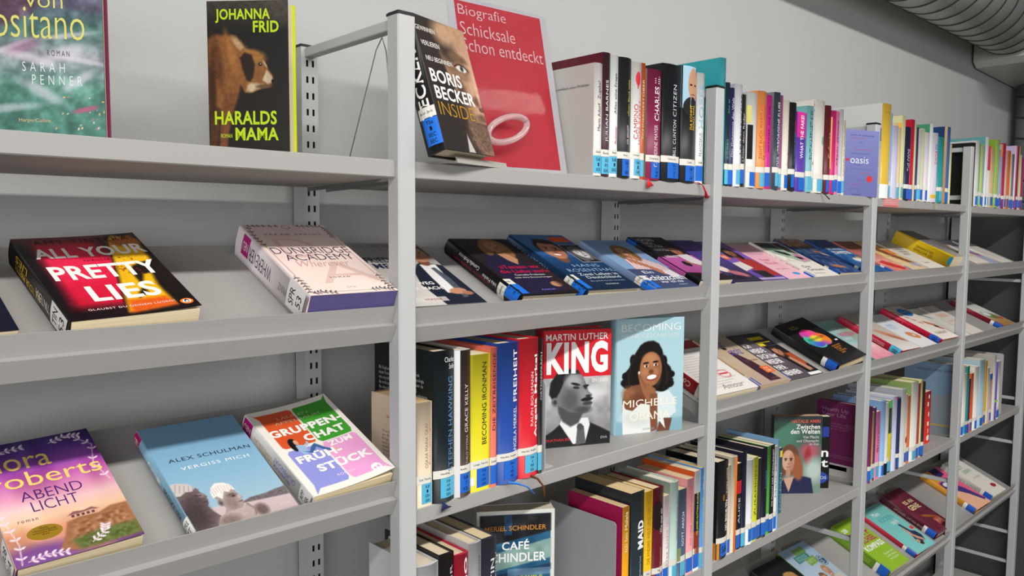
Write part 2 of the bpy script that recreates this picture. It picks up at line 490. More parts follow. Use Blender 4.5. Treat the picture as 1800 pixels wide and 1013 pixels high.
# ------------------------------------------------------------------ printed pictures (point colours on a fine grid)
class Art:
    def __init__(s, n, W, H, base='#808080'):
        s.nx = n; s.ny = max(2, int(n * H / W)); s.asp = H / W
        u, v = np.meshgrid(np.linspace(0, 1, s.nx + 1), np.linspace(0, 1, s.ny + 1))
        s.u, s.v = u, v
        s.c = np.zeros(u.shape + (3,)); s.c[:] = hexs(base)
    def mix(s, m, col, a=1.0):
        m = np.clip(m, 0, 1)[..., None] * a
        s.c = s.c * (1 - m) + np.array(hexs(col)) * m; return s
    def vg(s, *st):
        """vertical run of colours from bottom to top: (v, hex)"""
        vs = [q[0] for q in st]; cs = np.array([hexs(q[1]) for q in st])
        for k in range(3): s.c[..., k] = np.interp(s.v, vs, cs[:, k])
        return s
    def rect(s, u0, v0, u1, v1, col, a=1.0):
        return s.mix(((s.u >= u0) & (s.u <= u1) & (s.v >= v0) & (s.v <= v1)).astype(float), col, a)
    def ell(s, u, v, ru, rv, col, soft=.15, ang=0, a=1.0):
        x = s.u - u; y = (s.v - v) * s.asp; t = math.radians(ang)
        p = x * math.cos(t) + y * math.sin(t); q = -x * math.sin(t) + y * math.cos(t)
        d = np.sqrt((p / ru) ** 2 + (q / (rv * s.asp)) ** 2)
        return s.mix((1 - d) / max(soft, .02) + .5, col, a)
    def _sd(s, pts):
        P = [(a, b * s.asp) for a, b in pts]; x = s.u; y = s.v * s.asp
        ins = np.zeros(x.shape, bool); dm = np.full(x.shape, 9.)
        for i in range(len(P)):
            (x0, y0), (x1, y1) = P[i], P[(i + 1) % len(P)]
            ex, ey = x1 - x0, y1 - y0
            t = np.clip(((x - x0) * ex + (y - y0) * ey) / (ex * ex + ey * ey + 1e-12), 0, 1)
            dm = np.minimum(dm, np.hypot(x - x0 - t * ex, y - y0 - t * ey))
            cr = ((y0 > y) != (y1 > y)) & (x < (x1 - x0) * (y - y0) / (y1 - y0 + 1e-12) + x0)
            ins ^= cr
        return np.where(ins, dm, -dm)
    def poly(s, pts, col, soft=.0, a=1.0):
        return s.mix(s._sd(pts) / max(soft, .8 / s.nx) + .5, col, a)
    def line(s, pts, w, col, a=1.0):
        x = s.u; y = s.v * s.asp; dm = np.full(x.shape, 9.)
        for (x0, y0), (x1, y1) in zip(pts[:-1], pts[1:]):
            y0, y1 = y0 * s.asp, y1 * s.asp
            ex, ey = x1 - x0, y1 - y0
            t = np.clip(((x - x0) * ex + (y - y0) * ey) / (ex * ex + ey * ey + 1e-12), 0, 1)
            dm = np.minimum(dm, np.hypot(x - x0 - t * ex, y - y0 - t * ey))
        return s.mix((w - dm) * s.nx + .5, col, a)
    def noise(s, sc, amt, seed=1, mask=None, sx=1.0):
        r = np.random.RandomState(seed); n = int(sc) + 2; m = int(sc * s.asp * sx) + 2
        g = r.rand(m, n)
        fx = s.u * (n - 1.001); fy = s.v * (m - 1.001)
        i, j = fx.astype(int), fy.astype(int); a, b = fx - i, fy - j
        a = a * a * (3 - 2 * a); b = b * b * (3 - 2 * b)
        z = (g[j, i] * (1 - a) + g[j, i + 1] * a) * (1 - b) + (g[j + 1, i] * (1 - a) + g[j + 1, i + 1] * a) * b
        d = (z - .5)[..., None] * amt
        if mask is not None: d = d * np.clip(mask, 0, 1)[..., None]
        s.c = np.clip(s.c + d, 0, 1); return s
    def sprig(s, pts, col, w=.006, n=6, leaf=.03):
        """curling stem with pairs of leaves"""
        s.line(pts, w, col)
        for k in range(n):
            t = (k + .5) / n * (len(pts) - 1); i = min(int(t), len(pts) - 2); f = t - i
            x = pts[i][0] * (1 - f) + pts[i + 1][0] * f; y = pts[i][1] * (1 - f) + pts[i + 1][1] * f
            d = math.degrees(math.atan2((pts[i + 1][1] - pts[i][1]) * s.asp, pts[i + 1][0] - pts[i][0]))
            for sg in (1, -1):
                an = math.radians(d + 50 * sg)
                s.ell(x + leaf * math.cos(an), y + leaf * math.sin(an) / s.asp, leaf * .8, leaf * .35 / s.asp, col, .3, d + 50 * sg)
        return s
    def face(s, cx, cy, w, h, skin='#c98f6e', hair='#3a2a20', tilt=0, dark='#6b3f2c', lip='#a8504a', hairstyle='short', smile=False, turn=0.0):
        """a printed head: hair, oval, shading, eyes, nose, mouth"""
        def E(x, y, rx, ry, col, soft=.3, a=1.0, an=0):
            t = math.radians(tilt); X = x * w; Y = y * h * s.asp
            s.ell(cx + X * math.cos(t) - Y * math.sin(t), cy + (X * math.sin(t) + Y * math.cos(t)) / s.asp, rx * w, ry * h, col, soft, tilt + an, a)
        if hairstyle == 'long':
            E(0, .1, 1.35, 1.2, hair, .15); E(-.95, -.6, .6, 1.1, hair, .3); E(.95, -.6, .6, 1.1, hair, .3)
        elif hairstyle == 'short':
            E(0, .25, 1.08, .98, hair, .12)
        E(0, -.95, .45, .5, dark, .3)
        E(0, 0, .88, 1.0, skin, .1)
        E(.55 - turn * .6, -.1, .42, .8, dark, .9, .28)
        if hairstyle == 'short': E(0, .98, .8, .28, hair, .3)
        if hairstyle == 'long': E(-.35, .88, .65, .25, hair, .4, 1, 25); E(.45, .85, .5, .28, hair, .4, 1, -30)
        tx = turn * .25
        for k in (-1, 1):
            E(.36 * k + tx, .26, .2, .05, hair, .5, .9)
            E(.36 * k + tx, .1, .17, .075, '#f0e6df', .4, .7)
            E(.36 * k + tx, .1, .1, .09, '#1d1512', .4)
        E(.1 + tx, -.18, .1, .22, dark, .8, .6); E(tx, -.33, .2, .06, dark, .6, .8)
        if smile:
            E(tx, -.58, .36, .14, lip, .3); E(tx, -.56, .29, .075, '#fbf6f0', .3)
        else: E(tx, -.58, .3, .07, lip, .5)
        return s
    def lin(s):
        c = s.c
        return np.where(c <= .04045, c / 12.92, ((c + .055) / 1.055) ** 2.4).reshape(-1, 3)

# ------------------------------------------------------------------ a book
def book(name, label, M, W, H, t, hard, col, spine=None, back=None, page='#e9dcc0', art=None, texts=(), labels=(), curl=0.0,
         group=None, bulge=None, flaps=(), ribbon=None):
    """local axes: X from spine to fore edge, Y up the page, Z from back cover to front cover"""
    root = empty(name, M)
    tag(root, label, 'book', group)
    c = .0022 if hard else .0005
    bu = (min(.16 * t, .005) if hard else .04 * t) if bulge is None else bulge
    NS = 6 if t > .012 else 4
    sp = [(-bu * math.sin(math.pi * k / NS), t * k / NS) for k in range(NS + 1)]
    rough = .42 if hard else .36
    mc, ms, mk = mat(col, rough), mat(spine or col, rough), mat(back or col, rough)
    def cz(x, z): return z + (curl * max(0, x / W) ** 2.6 if (curl and z > t * .5) else 0)
    mb = MB()
    xs = [W * k / 6 for k in range(7)]
    out = [(W, 0)] + sp + [(x, t) for x in xs[1:]]
    inn = [(x, t - c) for x in xs[:0:-1]] + [(c, t - c)] + [(c, c)] + [(W, c)]
    ring = out + inn; n = len(ring)
    vs = [(x, 0, cz(x, z)) for x, z in ring] + [(x, H, cz(x, z)) for x, z in ring]
    def seg(i): return (i, (i + 1) % n, n + (i + 1) % n, n + i)
    mb.add(vs, [seg(0)], mk)
    base = 0
    k_sp = range(1, 1 + NS); k_fr = range(1 + NS, len(out) - 1); k_rest = range(len(out) - 1, n)
    k_in = range(n - 2, n)
    k_rest = range(len(out) - 1, n - 2)
    for rng, m, sm in ((k_sp, ms, True), (k_fr, mc, False), (k_rest, mc, False), (k_in, mk, False)):
        k = mb.mi(m)
        for i in rng: mb.f.append(seg(i)); mb.m.append(k); mb.sm.append(sm)
    # end caps: a strip of quads between outer and inner outlines
    kk = mb.mi(mc)
    def cap(pairs):
        for (a, b), (d, e) in zip(pairs[:-1], pairs[1:]):
            mb.f.append((a, b, e, d)); mb.m.append(kk); mb.sm.append(False)
            mb.f.append((n + a, n + d, n + e, n + b)); mb.m.append(kk); mb.sm.append(False)
    i_f0 = 1 + NS                      # (0,t)
    inn0 = len(out)
    cap([(i_f0 + j, inn0 + (6 - j)) if j else (i_f0, inn0 + 6) for j in range(7)])
    mid = [(i_f0 - j, inn0 + 6 if j <= NS // 2 else inn0 + 7) for j in range(NS + 1)]
    cap(mid)
    cap([(1, inn0 + 7), (0, inn0 + 8)])
    # spine arc length mapping
    path = [(.06, 0)] + sp + [(.06, t)]
    L = [0]
    for a, b in zip(path[:-1], path[1:]): L.append(L[-1] + math.hypot(b[0] - a[0], b[1] - a[1]))
    s0 = L[1]; sl = L[-2] - L[1]
    def spp(sv, y, e):
        q = sv + s0
        for i in range(len(L) - 1):
            if q <= L[i + 1] or i == len(L) - 2:
                f = (q - L[i]) / (L[i + 1] - L[i]); a, b = path[i], path[i + 1]
                x = a[0] + f * (b[0] - a[0]); z = a[1] + f * (b[1] - a[1])
                d = Vector((b[0] - a[0], b[1] - a[1])).normalized()
                return (x - d.y * e if True else x, y, z + d.x * e)
    def surf(S_, p, q, e):
        if S_ == 'F': return (p * W, q * H, cz(p * W, t) + e)
        if S_ == 'B': return (W * (1 - p), q * H, -e)
        if S_ == 'S': return spp(p * sl, q * H, e)
    if art is not None:
        nx, ny = art.nx, art.ny
        g = [surf('F', u, v, .00025) for u, v in zip(art.u.ravel(), art.v.ravel())]
        i0 = mb.add(g, [(r * (nx + 1) + q, r * (nx + 1) + q + 1, (r + 1) * (nx + 1) + q + 1, (r + 1) * (nx + 1) + q) for r in range(ny) for q in range(nx)], art_mat())
        mb.col[i0] = art.lin()
    for it in texts:
        S_, body, (a0, b0, a1, b1), hx = it[:4]; o = it[4] if len(it) > 4 else {}
        e = .0005 + o.get('e', 0)
        if body in ('#rect', '#oval'):
            if body == '#oval' and S_ == 'S':
                pts = []
                for i in range(13):
                    w_ = -math.cos(math.pi * i / 12); hh = math.sqrt(max(0, 1 - w_ * w_))
                    for sg in (-1, 1): pts.append(((a0 + a1) / 2 + (a1 - a0) / 2 * w_, (b0 + b1) / 2 + sg * (b1 - b0) / 2 * hh))
                fs = [(2 * i, 2 * i + 2, 2 * i + 3, 2 * i + 1) for i in range(12)]
            elif body == '#rect':
                NU = 6 if S_ == 'S' else 1
                pts = [(a0 + (a1 - a0) * i / NU, b) for i in range(NU + 1) for b in (b0, b1)]
                fs = [(2 * i, 2 * i + 2, 2 * i + 3, 2 * i + 1) for i in range(NU)]
            else:
                pts = [((a0 + a1) / 2 + (a1 - a0) / 2 * math.cos(k * math.pi / 14), (b0 + b1) / 2 + (b1 - b0) / 2 * math.sin(k * math.pi / 14)) for k in range(28)]
                fs = [tuple(range(28))]
            e -= .0001
            mb.add([surf(S_, p, q, e) for p, q in pts], fs if S_ != 'B' else fs, mat(hx, .45, 0, 'ink'))
            continue
        tv, tf, _ = text_geo(body, o.get('b', 0), o.get('sh', 0), o.get('sp', 1.0), o.get('al', 'LEFT'))
        if not len(tv): continue
        if S_ == 'S':
            dirn = o.get('d', 'up')
            if dirn == 'up': P = [(a1 - (a1 - a0) * q, b0 + (b1 - b0) * p) for p, q in tv]
            elif dirn == 'down': P = [(a0 + (a1 - a0) * q, b1 - (b1 - b0) * p) for p, q in tv]
            else: P = [(a0 + (a1 - a0) * p, b0 + (b1 - b0) * q) for p, q in tv]
        else: P = [(a0 + (a1 - a0) * p, b0 + (b1 - b0) * q) for p, q in tv]
        mb.add([surf(S_, p, q, e) for p, q in P], tf, mat(hx, .45, 0, 'ink'))
    mb.build('cover', root)
    ov = .003 if hard else .0004
    pb = MB()
    px = W - ov - .0006
    if curl:
        pts = [(c + .0008, c + .0001), (px, c + .0001), (px, t - c - .0004), (c + .0008, t - c - .0001)]
    else: pts = [(c + .0008, c + .0001), (px, c + .0001), (px, t - c - .0001), (c + .0008, t - c - .0001)]
    pb.prism(pts, lambda a, b, q: (a, q, b), H - ov, ov, mat(page, .8, 0, 'pages'))
    pb.build('pages', root)
    for kind, y0, y1, a, b, hx, lines in labels:
        lb = MB(); K = 6; e = .0004 if kind != 'call_number_label' else .00045
        # a, b: metres along the wrap, measured from the spine's left edge
        pts = []
        for i in range(K + 1):
            for y in (y0, y1): pts.append(spp(a + (b - a) * i / K, y, e))
        lb.add(pts, [(2 * i, 2 * i + 2, 2 * i + 3, 2 * i + 1) for i in range(K)], mat(hx, .4))
        m = len(lines)
        for j, ln in enumerate(lines):
            tv, tf, _ = text_geo(ln, .0)
            if not len(tv): continue
            hh = (y1 - y0) / (m * 1.5 + .5); yb = y1 - (j + 1) * hh * 1.5
            if kind == 'name_label': hh *= .62; yb = (y0 + y1) / 2 - hh / 2
            ww = min((b - a) * .72, hh * .62 * len(ln)); xa = a + (b - a - ww) / 2
            lb.add([spp(xa + ww * p, yb + hh * q, e + .0002) for p, q in tv], tf, mat('#14181c', .6, 0, 'ink'))
        lb.build(kind, root)
    if ribbon:
        for hx, pts, wd in ribbon:
            rb = MB()
            rb.tube(pts, wd, mat(hx, .7), 6, .35)
            rb.build('ribbon_bookmark', root)
    return root
def stdlabels(t, H, blue, name='', code=(), y=None, wf=None):
    """cream name label and blue call number label round the spine foot"""
    B = {'L': '#58b2d6', 'B': '#2468ca', 'D': '#1c56bd'}[blue]
    y = .004 if y is None else y
    a = 0.0 if t < .026 else t * .28
    out = [('call_number_label', y, y + .029, a + .0004, max(t + .0005, a + .008), B, code)]
    out.append(('name_label', y + .0295, y + .0415, 0.0, t + .0006, '#dedbd1', [name] if name else []))
    return out
ROT_SPINE = Matrix(((0, 0, 1, 0), (1, 0, 0, 0), (0, 1, 0, 0), (0, 0, 0, 1)))
ORD = ['first', 'second', 'third', 'fourth', 'fifth', 'sixth', 'seventh', 'eighth', 'ninth', 'tenth', 'eleventh', 'twelfth', 'thirteenth',
       'fourteenth', 'fifteenth', 'sixteenth', 'seventeenth', 'eighteenth', 'nineteenth', 'twentieth', 'twenty-first', 'twenty-second']
KIND = {'h': 'hardcover_book', 'p': 'paperback_book'}
USED = set()
def short(d):
    for w in ('hardcover', 'paperback', 'folder', 'spine'):
        if w in d.split(): return ' '.join(d.split()[:d.split().index(w) + 1])
    return d
def row_label(items, k, desc, where):
    if k == 0: cand = ['%s at the left end of its row, %s' % (desc, where), '%s, left end, %s' % (desc, where)]
    else:
        p = short(items[k - 1][5])
        cand = ['%s right of the %s, %s' % (desc, p, where), '%s right of the %s' % (desc, p)]
        if len(p.split()) > 3: cand.append('%s right of the %s' % (desc, ' '.join(p.split()[1:])))
    for c in cand:
        if len(c.replace(',', ' ').split()) <= 16 and c not in USED:
            USED.add(c); return c
    return cand[-1]
def row(sh, bay, off, sc, where, group, items, y=.012, near=False, zlab=.05):
    zs = FLAT[sh, bay] * S + HT
    prev = -9
    for k, it in enumerate(items):
        uL, uR, vT, kd, col, desc = it[:6]
        o = it[6] if len(it) > 6 else {}
        yy = o.get('y', y) * S
        xl = x_at(off[0] + uL / sc, yy, zs + .03)
        xr = x_at(off[0] + uR / sc, yy, zs + .03)
        xl = max(xl, prev + .0004)
        if xr < xl + .004: xr = xl + .004
        prev = xr
        t = xr - xl
        H = z_at(off[1] + vT / sc, xl + t * .4, yy) - zs
        W = o.get('W', min(max(H * .63, .10), .17))
        M = Matrix.Translation((xl, yy, zs)) @ ROT_SPINE
        lb = []
        if o.get('lab', 'B'):
            lb = stdlabels(t, H, o.get('lab', 'B'), o.get('name', ''), o.get('code', ()) if near else (), o.get('ly', .003 + .005 * random.random()))
        tx = []
        for q in o.get('tx', ()):
            # (text, v0, v1, c0, c1, colour, options)
            tx.append(('S', q[0], (q[3], q[1], q[4], q[2]), q[5], q[6] if len(q) > 6 else {}))
        tx += o.get('raw', [])
        label = row_label(items, k, desc, where)
        book(KIND[kd], label, M, W, H, t, kd == 'h', col, o.get('sp'), o.get('bk'), o.get('pg', '#e9dcc0'), None, tx, lb, 0, group,
             ribbon=o.get('rib'))
def lie(row_, bay, name, label, blx, bly, ang, W, H, t, hard, col, roll=0.0, lift=0.0, **kw):
    """a book lying face up on a sloping tray; blx, bly metres in the tray plane"""
    z0 = BASE[row_, bay]
    ang = max(ang, -1.5)
    for q in range(-1, 5):
        if blx < q * S and blx + W > q * S - PW: bly = max(bly, .0135)
    bly = max(bly, .0025) + W * math.sin(math.radians(max(0, -ang)))
    a = math.radians(ang)
    X = math.cos(a) * EX + math.sin(a) * ES
    Y = -math.sin(a) * EX + math.cos(a) * ES
    Z = EN.copy()
    if roll:
        r = math.radians(roll)
        X, Z = math.cos(r) * X + math.sin(r) * Z, -math.sin(r) * X + math.cos(r) * Z
    P = Wp(0, .022, z0) + blx * EX + bly * ES + EN * (.0006 + lift)
    M = Matrix(((X.x, Y.x, Z.x, P.x), (X.y, Y.y, Z.y, P.y), (X.z, Y.z, Z.z, P.z), (0, 0, 0, 1)))
    return book(name, label, M, W, H, t, hard, col, **kw)
def stand(P, ang, lean, W, H, t, name, label, hard, col, **kw):
    """a book standing upright with its cover shown; P = lower left corner of the front cover"""
    a, l = math.radians(ang), math.radians(lean)
    X = Vector((math.cos(a), math.sin(a), 0)); up = Vector((0, 0, 1))
    N = X.cross(up); Y = math.cos(l) * up - math.sin(l) * N; Z = X.cross(Y)
    o = Vector(P) - Z * t
    o.z = P[2] + max(0, 0)
    if lean: o = Vector(P) - Z * t + Vector((0, 0, abs(t * Z.z)))
    M = Matrix(((X.x, Y.x, Z.x, o.x), (X.y, Y.y, Z.y, o.y), (X.z, Y.z, Z.z, o.z), (0, 0, 0, 1)))
    return book(name, label, M, W, H, t, hard, col, **kw)
# ------------------------------------------------------------------ books lying on the near trays
F = lambda body, u0, v0, u1, v1, hx, **o: ('F', body, (u0, v0, u1, v1), hx, o)
SP = lambda body, v0, v1, c0, c1, hx, **o: ('S', body, (c0, v0, c1, v1), hx, o)
G0 = 'books lying on the near display trays'
WHITE, INK = '#f1efe9', '#17181c'

# corner of a dark book cut by the left edge
lie('t2', 0, 'paperback_book', 'plain dark navy book cut off by the left edge beside the thriller', -0.595, .004, 3, .126, .195, .022, False, '#14162a',
    page='#e6d6b4', group=G0)

# red and black thriller
W, H = .137, .200
a = Art(120, W, H, '#120d10')
a.poly([(.0, .02), (.60, .02), (.62, 1.0), (.10, 1.0)], '#9c0f26', .12)
a.ell(.34, .50, .42, .40, '#d4163b', .7); a.ell(.34, .58, .28, .18, '#e4224c', .9, 20)
a.ell(.0, .50, .11, .70, '#160a10', .9); a.rect(0, 0, .045, 1, '#120d10')
a.ell(.3, .02, .5, .10, '#160a0e', .9); a.ell(.35, 1.02, .6, .10, '#5a0a18', .9)
a.poly([(.42, 0), (1, 0), (1, 1), (.76, 1)], '#17110f', .0)
a.poly([(.735, .93), (.80, .98), (.97, .90), (.94, .62), (.86, .48), (.82, .30), (.83, .06), (.44, .03), (.60, .5)], '#e9b414', .04)
a.poly([(.46, .02), (.85, .05), (.80, .16), (.5, .16)], '#dd5a16', .06)
a.poly([(.72, .92), (.95, .97), (1, .85), (.9, .80), (.75, .84)], '#a55a12', .06)
a.poly([(.70, .50), (.76, .56), (.88, .60), (1, .55), (1, .20), (.90, .30), (.86, .45), (.78, .44), (.70, .30), (.60, .20), (.60, .17), (.70, .22)], '#1b1210', .03)
a.poly([(.86, .20), (1, .34), (1, .0), (.84, .0)], '#140f10', .03)
a.line([(.41, 0), (.76, 1)], .006, '#2a0d10', .8)
rs = np.random.RandomState(3)
for k in range(34): a.ell(.72 + rs.randn() * .07, .57 + rs.randn() * .06, .004 + .008 * rs.rand(), .003 + .006 * rs.rand(), '#8c1c16', .3)
a.noise(40, .05, 2)
lie('t2', 0, 'paperback_book', 'red and black thriller paperback with yellow streak and big white capitals, on upper left tray', -0.426, .004, 4.5, W, H, .031, False,
    '#141013', art=a, page='#ead9b6', curl=.004, group=G0, texts=[
    F('AMY TINTERA', .14, .905, .92, .962, '#26070c', sp=1.2), F('ALL YOUR', .08, .715, 1.0 - .02, .845, WHITE, b=.03),
    F('PRETTY', .10, .44, .95, .612, WHITE, b=.03), F('LIES', .26, .176, .80, .355, WHITE, b=.03),
    F('THRILLER', .41, .654, .63, .676, '#2b080e', sp=1.3), F('GLAUBST DU DEINEN LÜGEN?', .17, .084, .835, .108, '#f0d9d0', sp=1.15),
    F('#oval', .866, .038, .972, .100, '#e8731f'), F('#oval', .884, .049, .954, .089, '#f2ece2', e=.0001), F('#oval', .900, .050, .938, .088, '#151515', e=.0002), F('#oval', .908, .052, .930, .076, '#f2ece2', e=.0003),
    SP('ALL YOUR PRETTY', .42, .86, .20, .48, '#c9a41c'), SP('LIES', .66, .86, .52, .78, '#c9a41c'), SP('TINTERA', .28, .50, .30, .62, '#c9c6c2')],
    labels=[('call_number_label', .006, .052, .003, .029, '#ddddda', ['TIN', '53'])])

# blush romance paperback with violet edges
W, H = .134, .214
a = Art(130, W, H, '#eed6cd')
a.vg((0, '#f3ddd2'), (.6, '#eed5cc'), (.85, '#dcc3c0'), (1, '#dfc6c2')); a.noise(6, .03, 3)
LV = '#47424e'
for pts in ([(.05, .66), (.03, .80), (.06, .96)], [(.04, .98), (.20, .985), (.42, .985)], [(.62, .985), (.80, .985), (.95, .98)], [(.96, .97), (.97, .88), (.95, .80)],
            [(.03, .25), (.05, .14), (.03, .03)], [(.05, .02), (.16, .04), (.30, .02)], [(.97, .24), (.95, .12), (.97, .03)], [(.70, .03), (.84, .045), (.96, .02)]):
    a.sprig(pts, LV, .004, 6, .026)
for q in ([(.045, .25), (.045, .66)], [(.955, .24), (.955, .80)], [(.30, .03), (.70, .03)]): a.line(q, .0025, '#5a4a55')
a.ell(.5, .965, .05, .03, LV, .05); a.ell(.5, .965, .042, .025, '#dfc6c2', .05)
lie('t2', 0, 'paperback_book', 'thick blush pink romance paperback with violet page edges, at right of upper left tray', -0.161, .0, .5, .1315, H, .046, False, '#e6d2d0',
    art=a, page='#5d5488', spine='#ddd3d6', group=G0, texts=[
    F('D', .18, .50, .60, .78, '#d9b9b3', b=-.01), F('A', .28, .14, .98, .42, '#dcbcb5', b=-.01),
    F('SARAH SPRINZ', .16, .83, .84, .858, '#6a6168', sp=1.6, e=.0001), F('DUNBRIDGE', .06, .55, .96, .64, '#2e2f4d', e=.0001, b=-.012),
    F('ACADEMY', .13, .452, .92, .536, '#2e2f4d', e=.0001, b=-.012), F('Wherever', .20, .36, .79, .445, '#c3918a', sh=.35, b=-.02, e=.0001),
    F('ROMAN', .39, .20, .62, .218, '#5f5968', sp=1.6, e=.0001), F('LYX', .465, .064, .57, .084, '#b9a59b'),
    SP('#rect', .80, .905, .28, .92, '#c2187f'), SP('NEU', .815, .89, .45, .72, WHITE, e=.0002), SP('WHEREVER', .47, .79, .30, .72, '#3d4150', b=-.01),
    SP('PRINZ', .25, .36, .35, .56, '#8b8790')],
    labels=[('call_number_label', .008, .052, .006, .045, '#e6e5e4', ['SPR', '53'])])

# purple sunset novel
W, H = .122, .204
a = Art(120, W, H)
a.vg((0, '#6b3f7a'), (.10, '#c98a78'), (.22, '#e3a07c'), (.32, '#f0c9a8'), (.42, '#f2c7c6'), (.52, '#d98cb0'), (.66, '#b04fa0'), (.78, '#7e369a'), (.90, '#46227a'), (1, '#2a1458'))
a.noise(7, .16, 5, None, .35)
a.poly([(0, 0), (.75, 0), (.45, .07), (.22, .13), (0, .22)], '#b98068', .08); a.ell(.2, .05, .35, .08, '#7b4c8c', .8)
a.poly([(.34, .05), (.42, .14), (.48, .24), (.60, .262), (.75, .255), (.86, .285), (1, .28), (1, .03), (.5, .02)], '#9b6a48', .02)
a.noise(34, .28, 9, a._sd([(.36, .06), (.44, .15), (.48, .24), (.75, .26), (1, .28), (1, .03)]) * 12)
a.poly([(.45, .10), (.7, .13), (1, .12), (1, .02), (.5, .02)], '#5d6a35', .05); a.noise(40, .18, 4, a._sd([(.45, .12), (1, .14), (1, 0), (.5, 0)]) * 12)
a.poly([(.51, .258), (.51, .285), (.56, .305), (.63, .298), (.70, .308), (.75, .285), (.75, .255)], '#d9a58c'); a.poly([(.50, .285), (.56, .31), (.64, .30), (.71, .312), (.77, .285), (.7, .292), (.6, .285)], '#8c5a58')
for k in range(5): a.rect(.53 + k * .042, .262, .55 + k * .042, .28, '#5e3b3c')
WS = '#f0d9e4'
for pts in ([(.05, .02), (.08, .16), (.05, .30), (.02, .40)], [(.10, .03), (.25, .05), (.40, .03)], [(.97, .50), (.90, .66), (.97, .84), (.86, .93)], [(.06, .86), (.22, .93), (.40, .94)], [(.60, .05), (.72, .10), (.75, .15)], [(.62, .93), (.78, .97), (.90, .95)]):
    a.sprig(pts, WS, .004, 6, .03)
lie('t3', 0, 'paperback_book', 'purple sunset novel with gold author lettering on cliff house cover, lower left tray', -0.481, .006, 2, W, H, .028, False, '#4a2768',
    art=a, page='#e2d2ae', spine='#d8b4a0', curl=.003, group=G0, texts=[
    F('nora', .055, .742, .58, .85, '#edcf73'), F('roberts', .03, .59, .955, .715, '#edcf73'), F('ABEND', .22, .472, .725, .55, '#4d1f70', b=-.01), F('LICHT', .275, .376, .65, .458, '#4d1f70', b=-.01),
    F('roman', .13, .312, .285, .33, '#6b3a6a', sp=1.4), F('#oval', .155, .155, .43, .265, '#94741f'), F('Gute\nUnterhaltung\nwünscht Ihnen\nIhre', .195, .19, .39, .25, '#4c3a10', al='CENTER', e=.0002)],
    labels=[('call_number_label', .006, .052, .002, .026, '#dfdcd8', ['ROB', '31A'])])

# pale blue novel with two sculpted boys' heads
W, H = .129, .205
a = Art(120, W, H)
a.vg((0, '#c3aeb0'), (.15, '#cbb9ba'), (.17, '#9cbccc'), (.5, '#86b2cd'), (.75, '#7aa6c4'), (1, '#6f9dbd'))
a.poly([(.50, .14), (.62, .17), (.78, .175), (.90, .19), (1, .20), (1, .12), (.7, .13)], '#6d6468', .015); a.noise(50, .22, 3, a._sd([(.50, .13), (.62, .18), (1, .21), (1, .11)]) * 14)
a.poly([(0, .42), (.07, .425), (.14, .41), (.20, .365), (.225, .335), (.215, .325), (.245, .29), (.262, .262), (.245, .252), (.255, .235), (.24, .225), (.245, .21), (.22, .185), (.24, .13), (.30, .05), (.30, 0), (0, 0)], '#6e5e5e', .006)
a.poly([(0, .43), (.07, .432), (.15, .41), (.205, .362), (.16, .335), (.10, .34), (.04, .315), (0, .32)], '#c9c1bd', .012)
for k in range(5): a.line([(.01 + k * .04, .35 - k * .004), (.05 + k * .035, .42 - k * .012)], .004, '#8f8480', .8)
a.ell(.13, .24, .09, .07, '#57494a', .8); a.ell(.215, .285, .03, .02, '#8d7d7b', .7); a.line([(.16, .292), (.215, .283)], .006, '#33292a'); a.line([(.20, .222), (.24, .224)], .004, '#33292a'); a.ell(.06, .12, .14, .12, '#463a3c', .9)
a.poly([(.315, .235), (.31, .28), (.335, .325), (.39, .352), (.46, .345), (.515, .31), (.53, .265), (.525, .245), (.545, .215), (.56, .185), (.538, .175), (.545, .155), (.53, .145), (.53, .12), (.50, .10), (.44, .10), (.40, .05), (.30, .06), (.36, .13), (.345, .17)], '#a3928e', .006)
a.poly([(.30, .235), (.305, .29), (.335, .33), (.39, .36), (.465, .352), (.52, .318), (.535, .262), (.50, .278), (.47, .258), (.43, .275), (.40, .24), (.375, .21), (.34, .245)], '#ece5e0', .01)
for k in range(8): a.line([(.32 + k * .027, .335 - abs(k - 3.5) * .006), (.325 + k * .026, .255 + (k % 3) * .012)], .0035, '#b9aeaa', .8)
a.ell(.34, .18, .026, .030, '#8a7874', .2); a.ell(.34, .18, .013, .016, '#5c4c4b', .4); a.ell(.47, .225, .05, .02, '#7c6a67', .8); a.line([(.455, .232), (.50, .237)], .005, '#4a3c3c'); a.ell(.485, .216, .018, .007, '#332829', .4); a.ell(.435, .16, .05, .05, '#8c7a76', .9); a.line([(.505, .158), (.54, .16)], .005, '#4d3535'); a.ell(.53, .20, .012, .02, '#c4b5b0', .5)
a.poly([(.20, 0), (.26, .07), (.36, .10), (.50, .09), (.545, .125), (.575, .13), (.585, .10), (.64, .10), (.70, .05), (.71, 0)], '#b5a29c', .008); a.ell(.66, .05, .06, .05, '#6d5c5b', .7); a.ell(.33, .03, .10, .04, '#87756f', .9); a.line([(.555, .13), (.60, .07), (.58, .02)], .008, '#8a7772')
a.noise(50, .05, 6, (a.v < .42).astype(float) * (a.u < .72) * (a.c[..., 2] < .66))
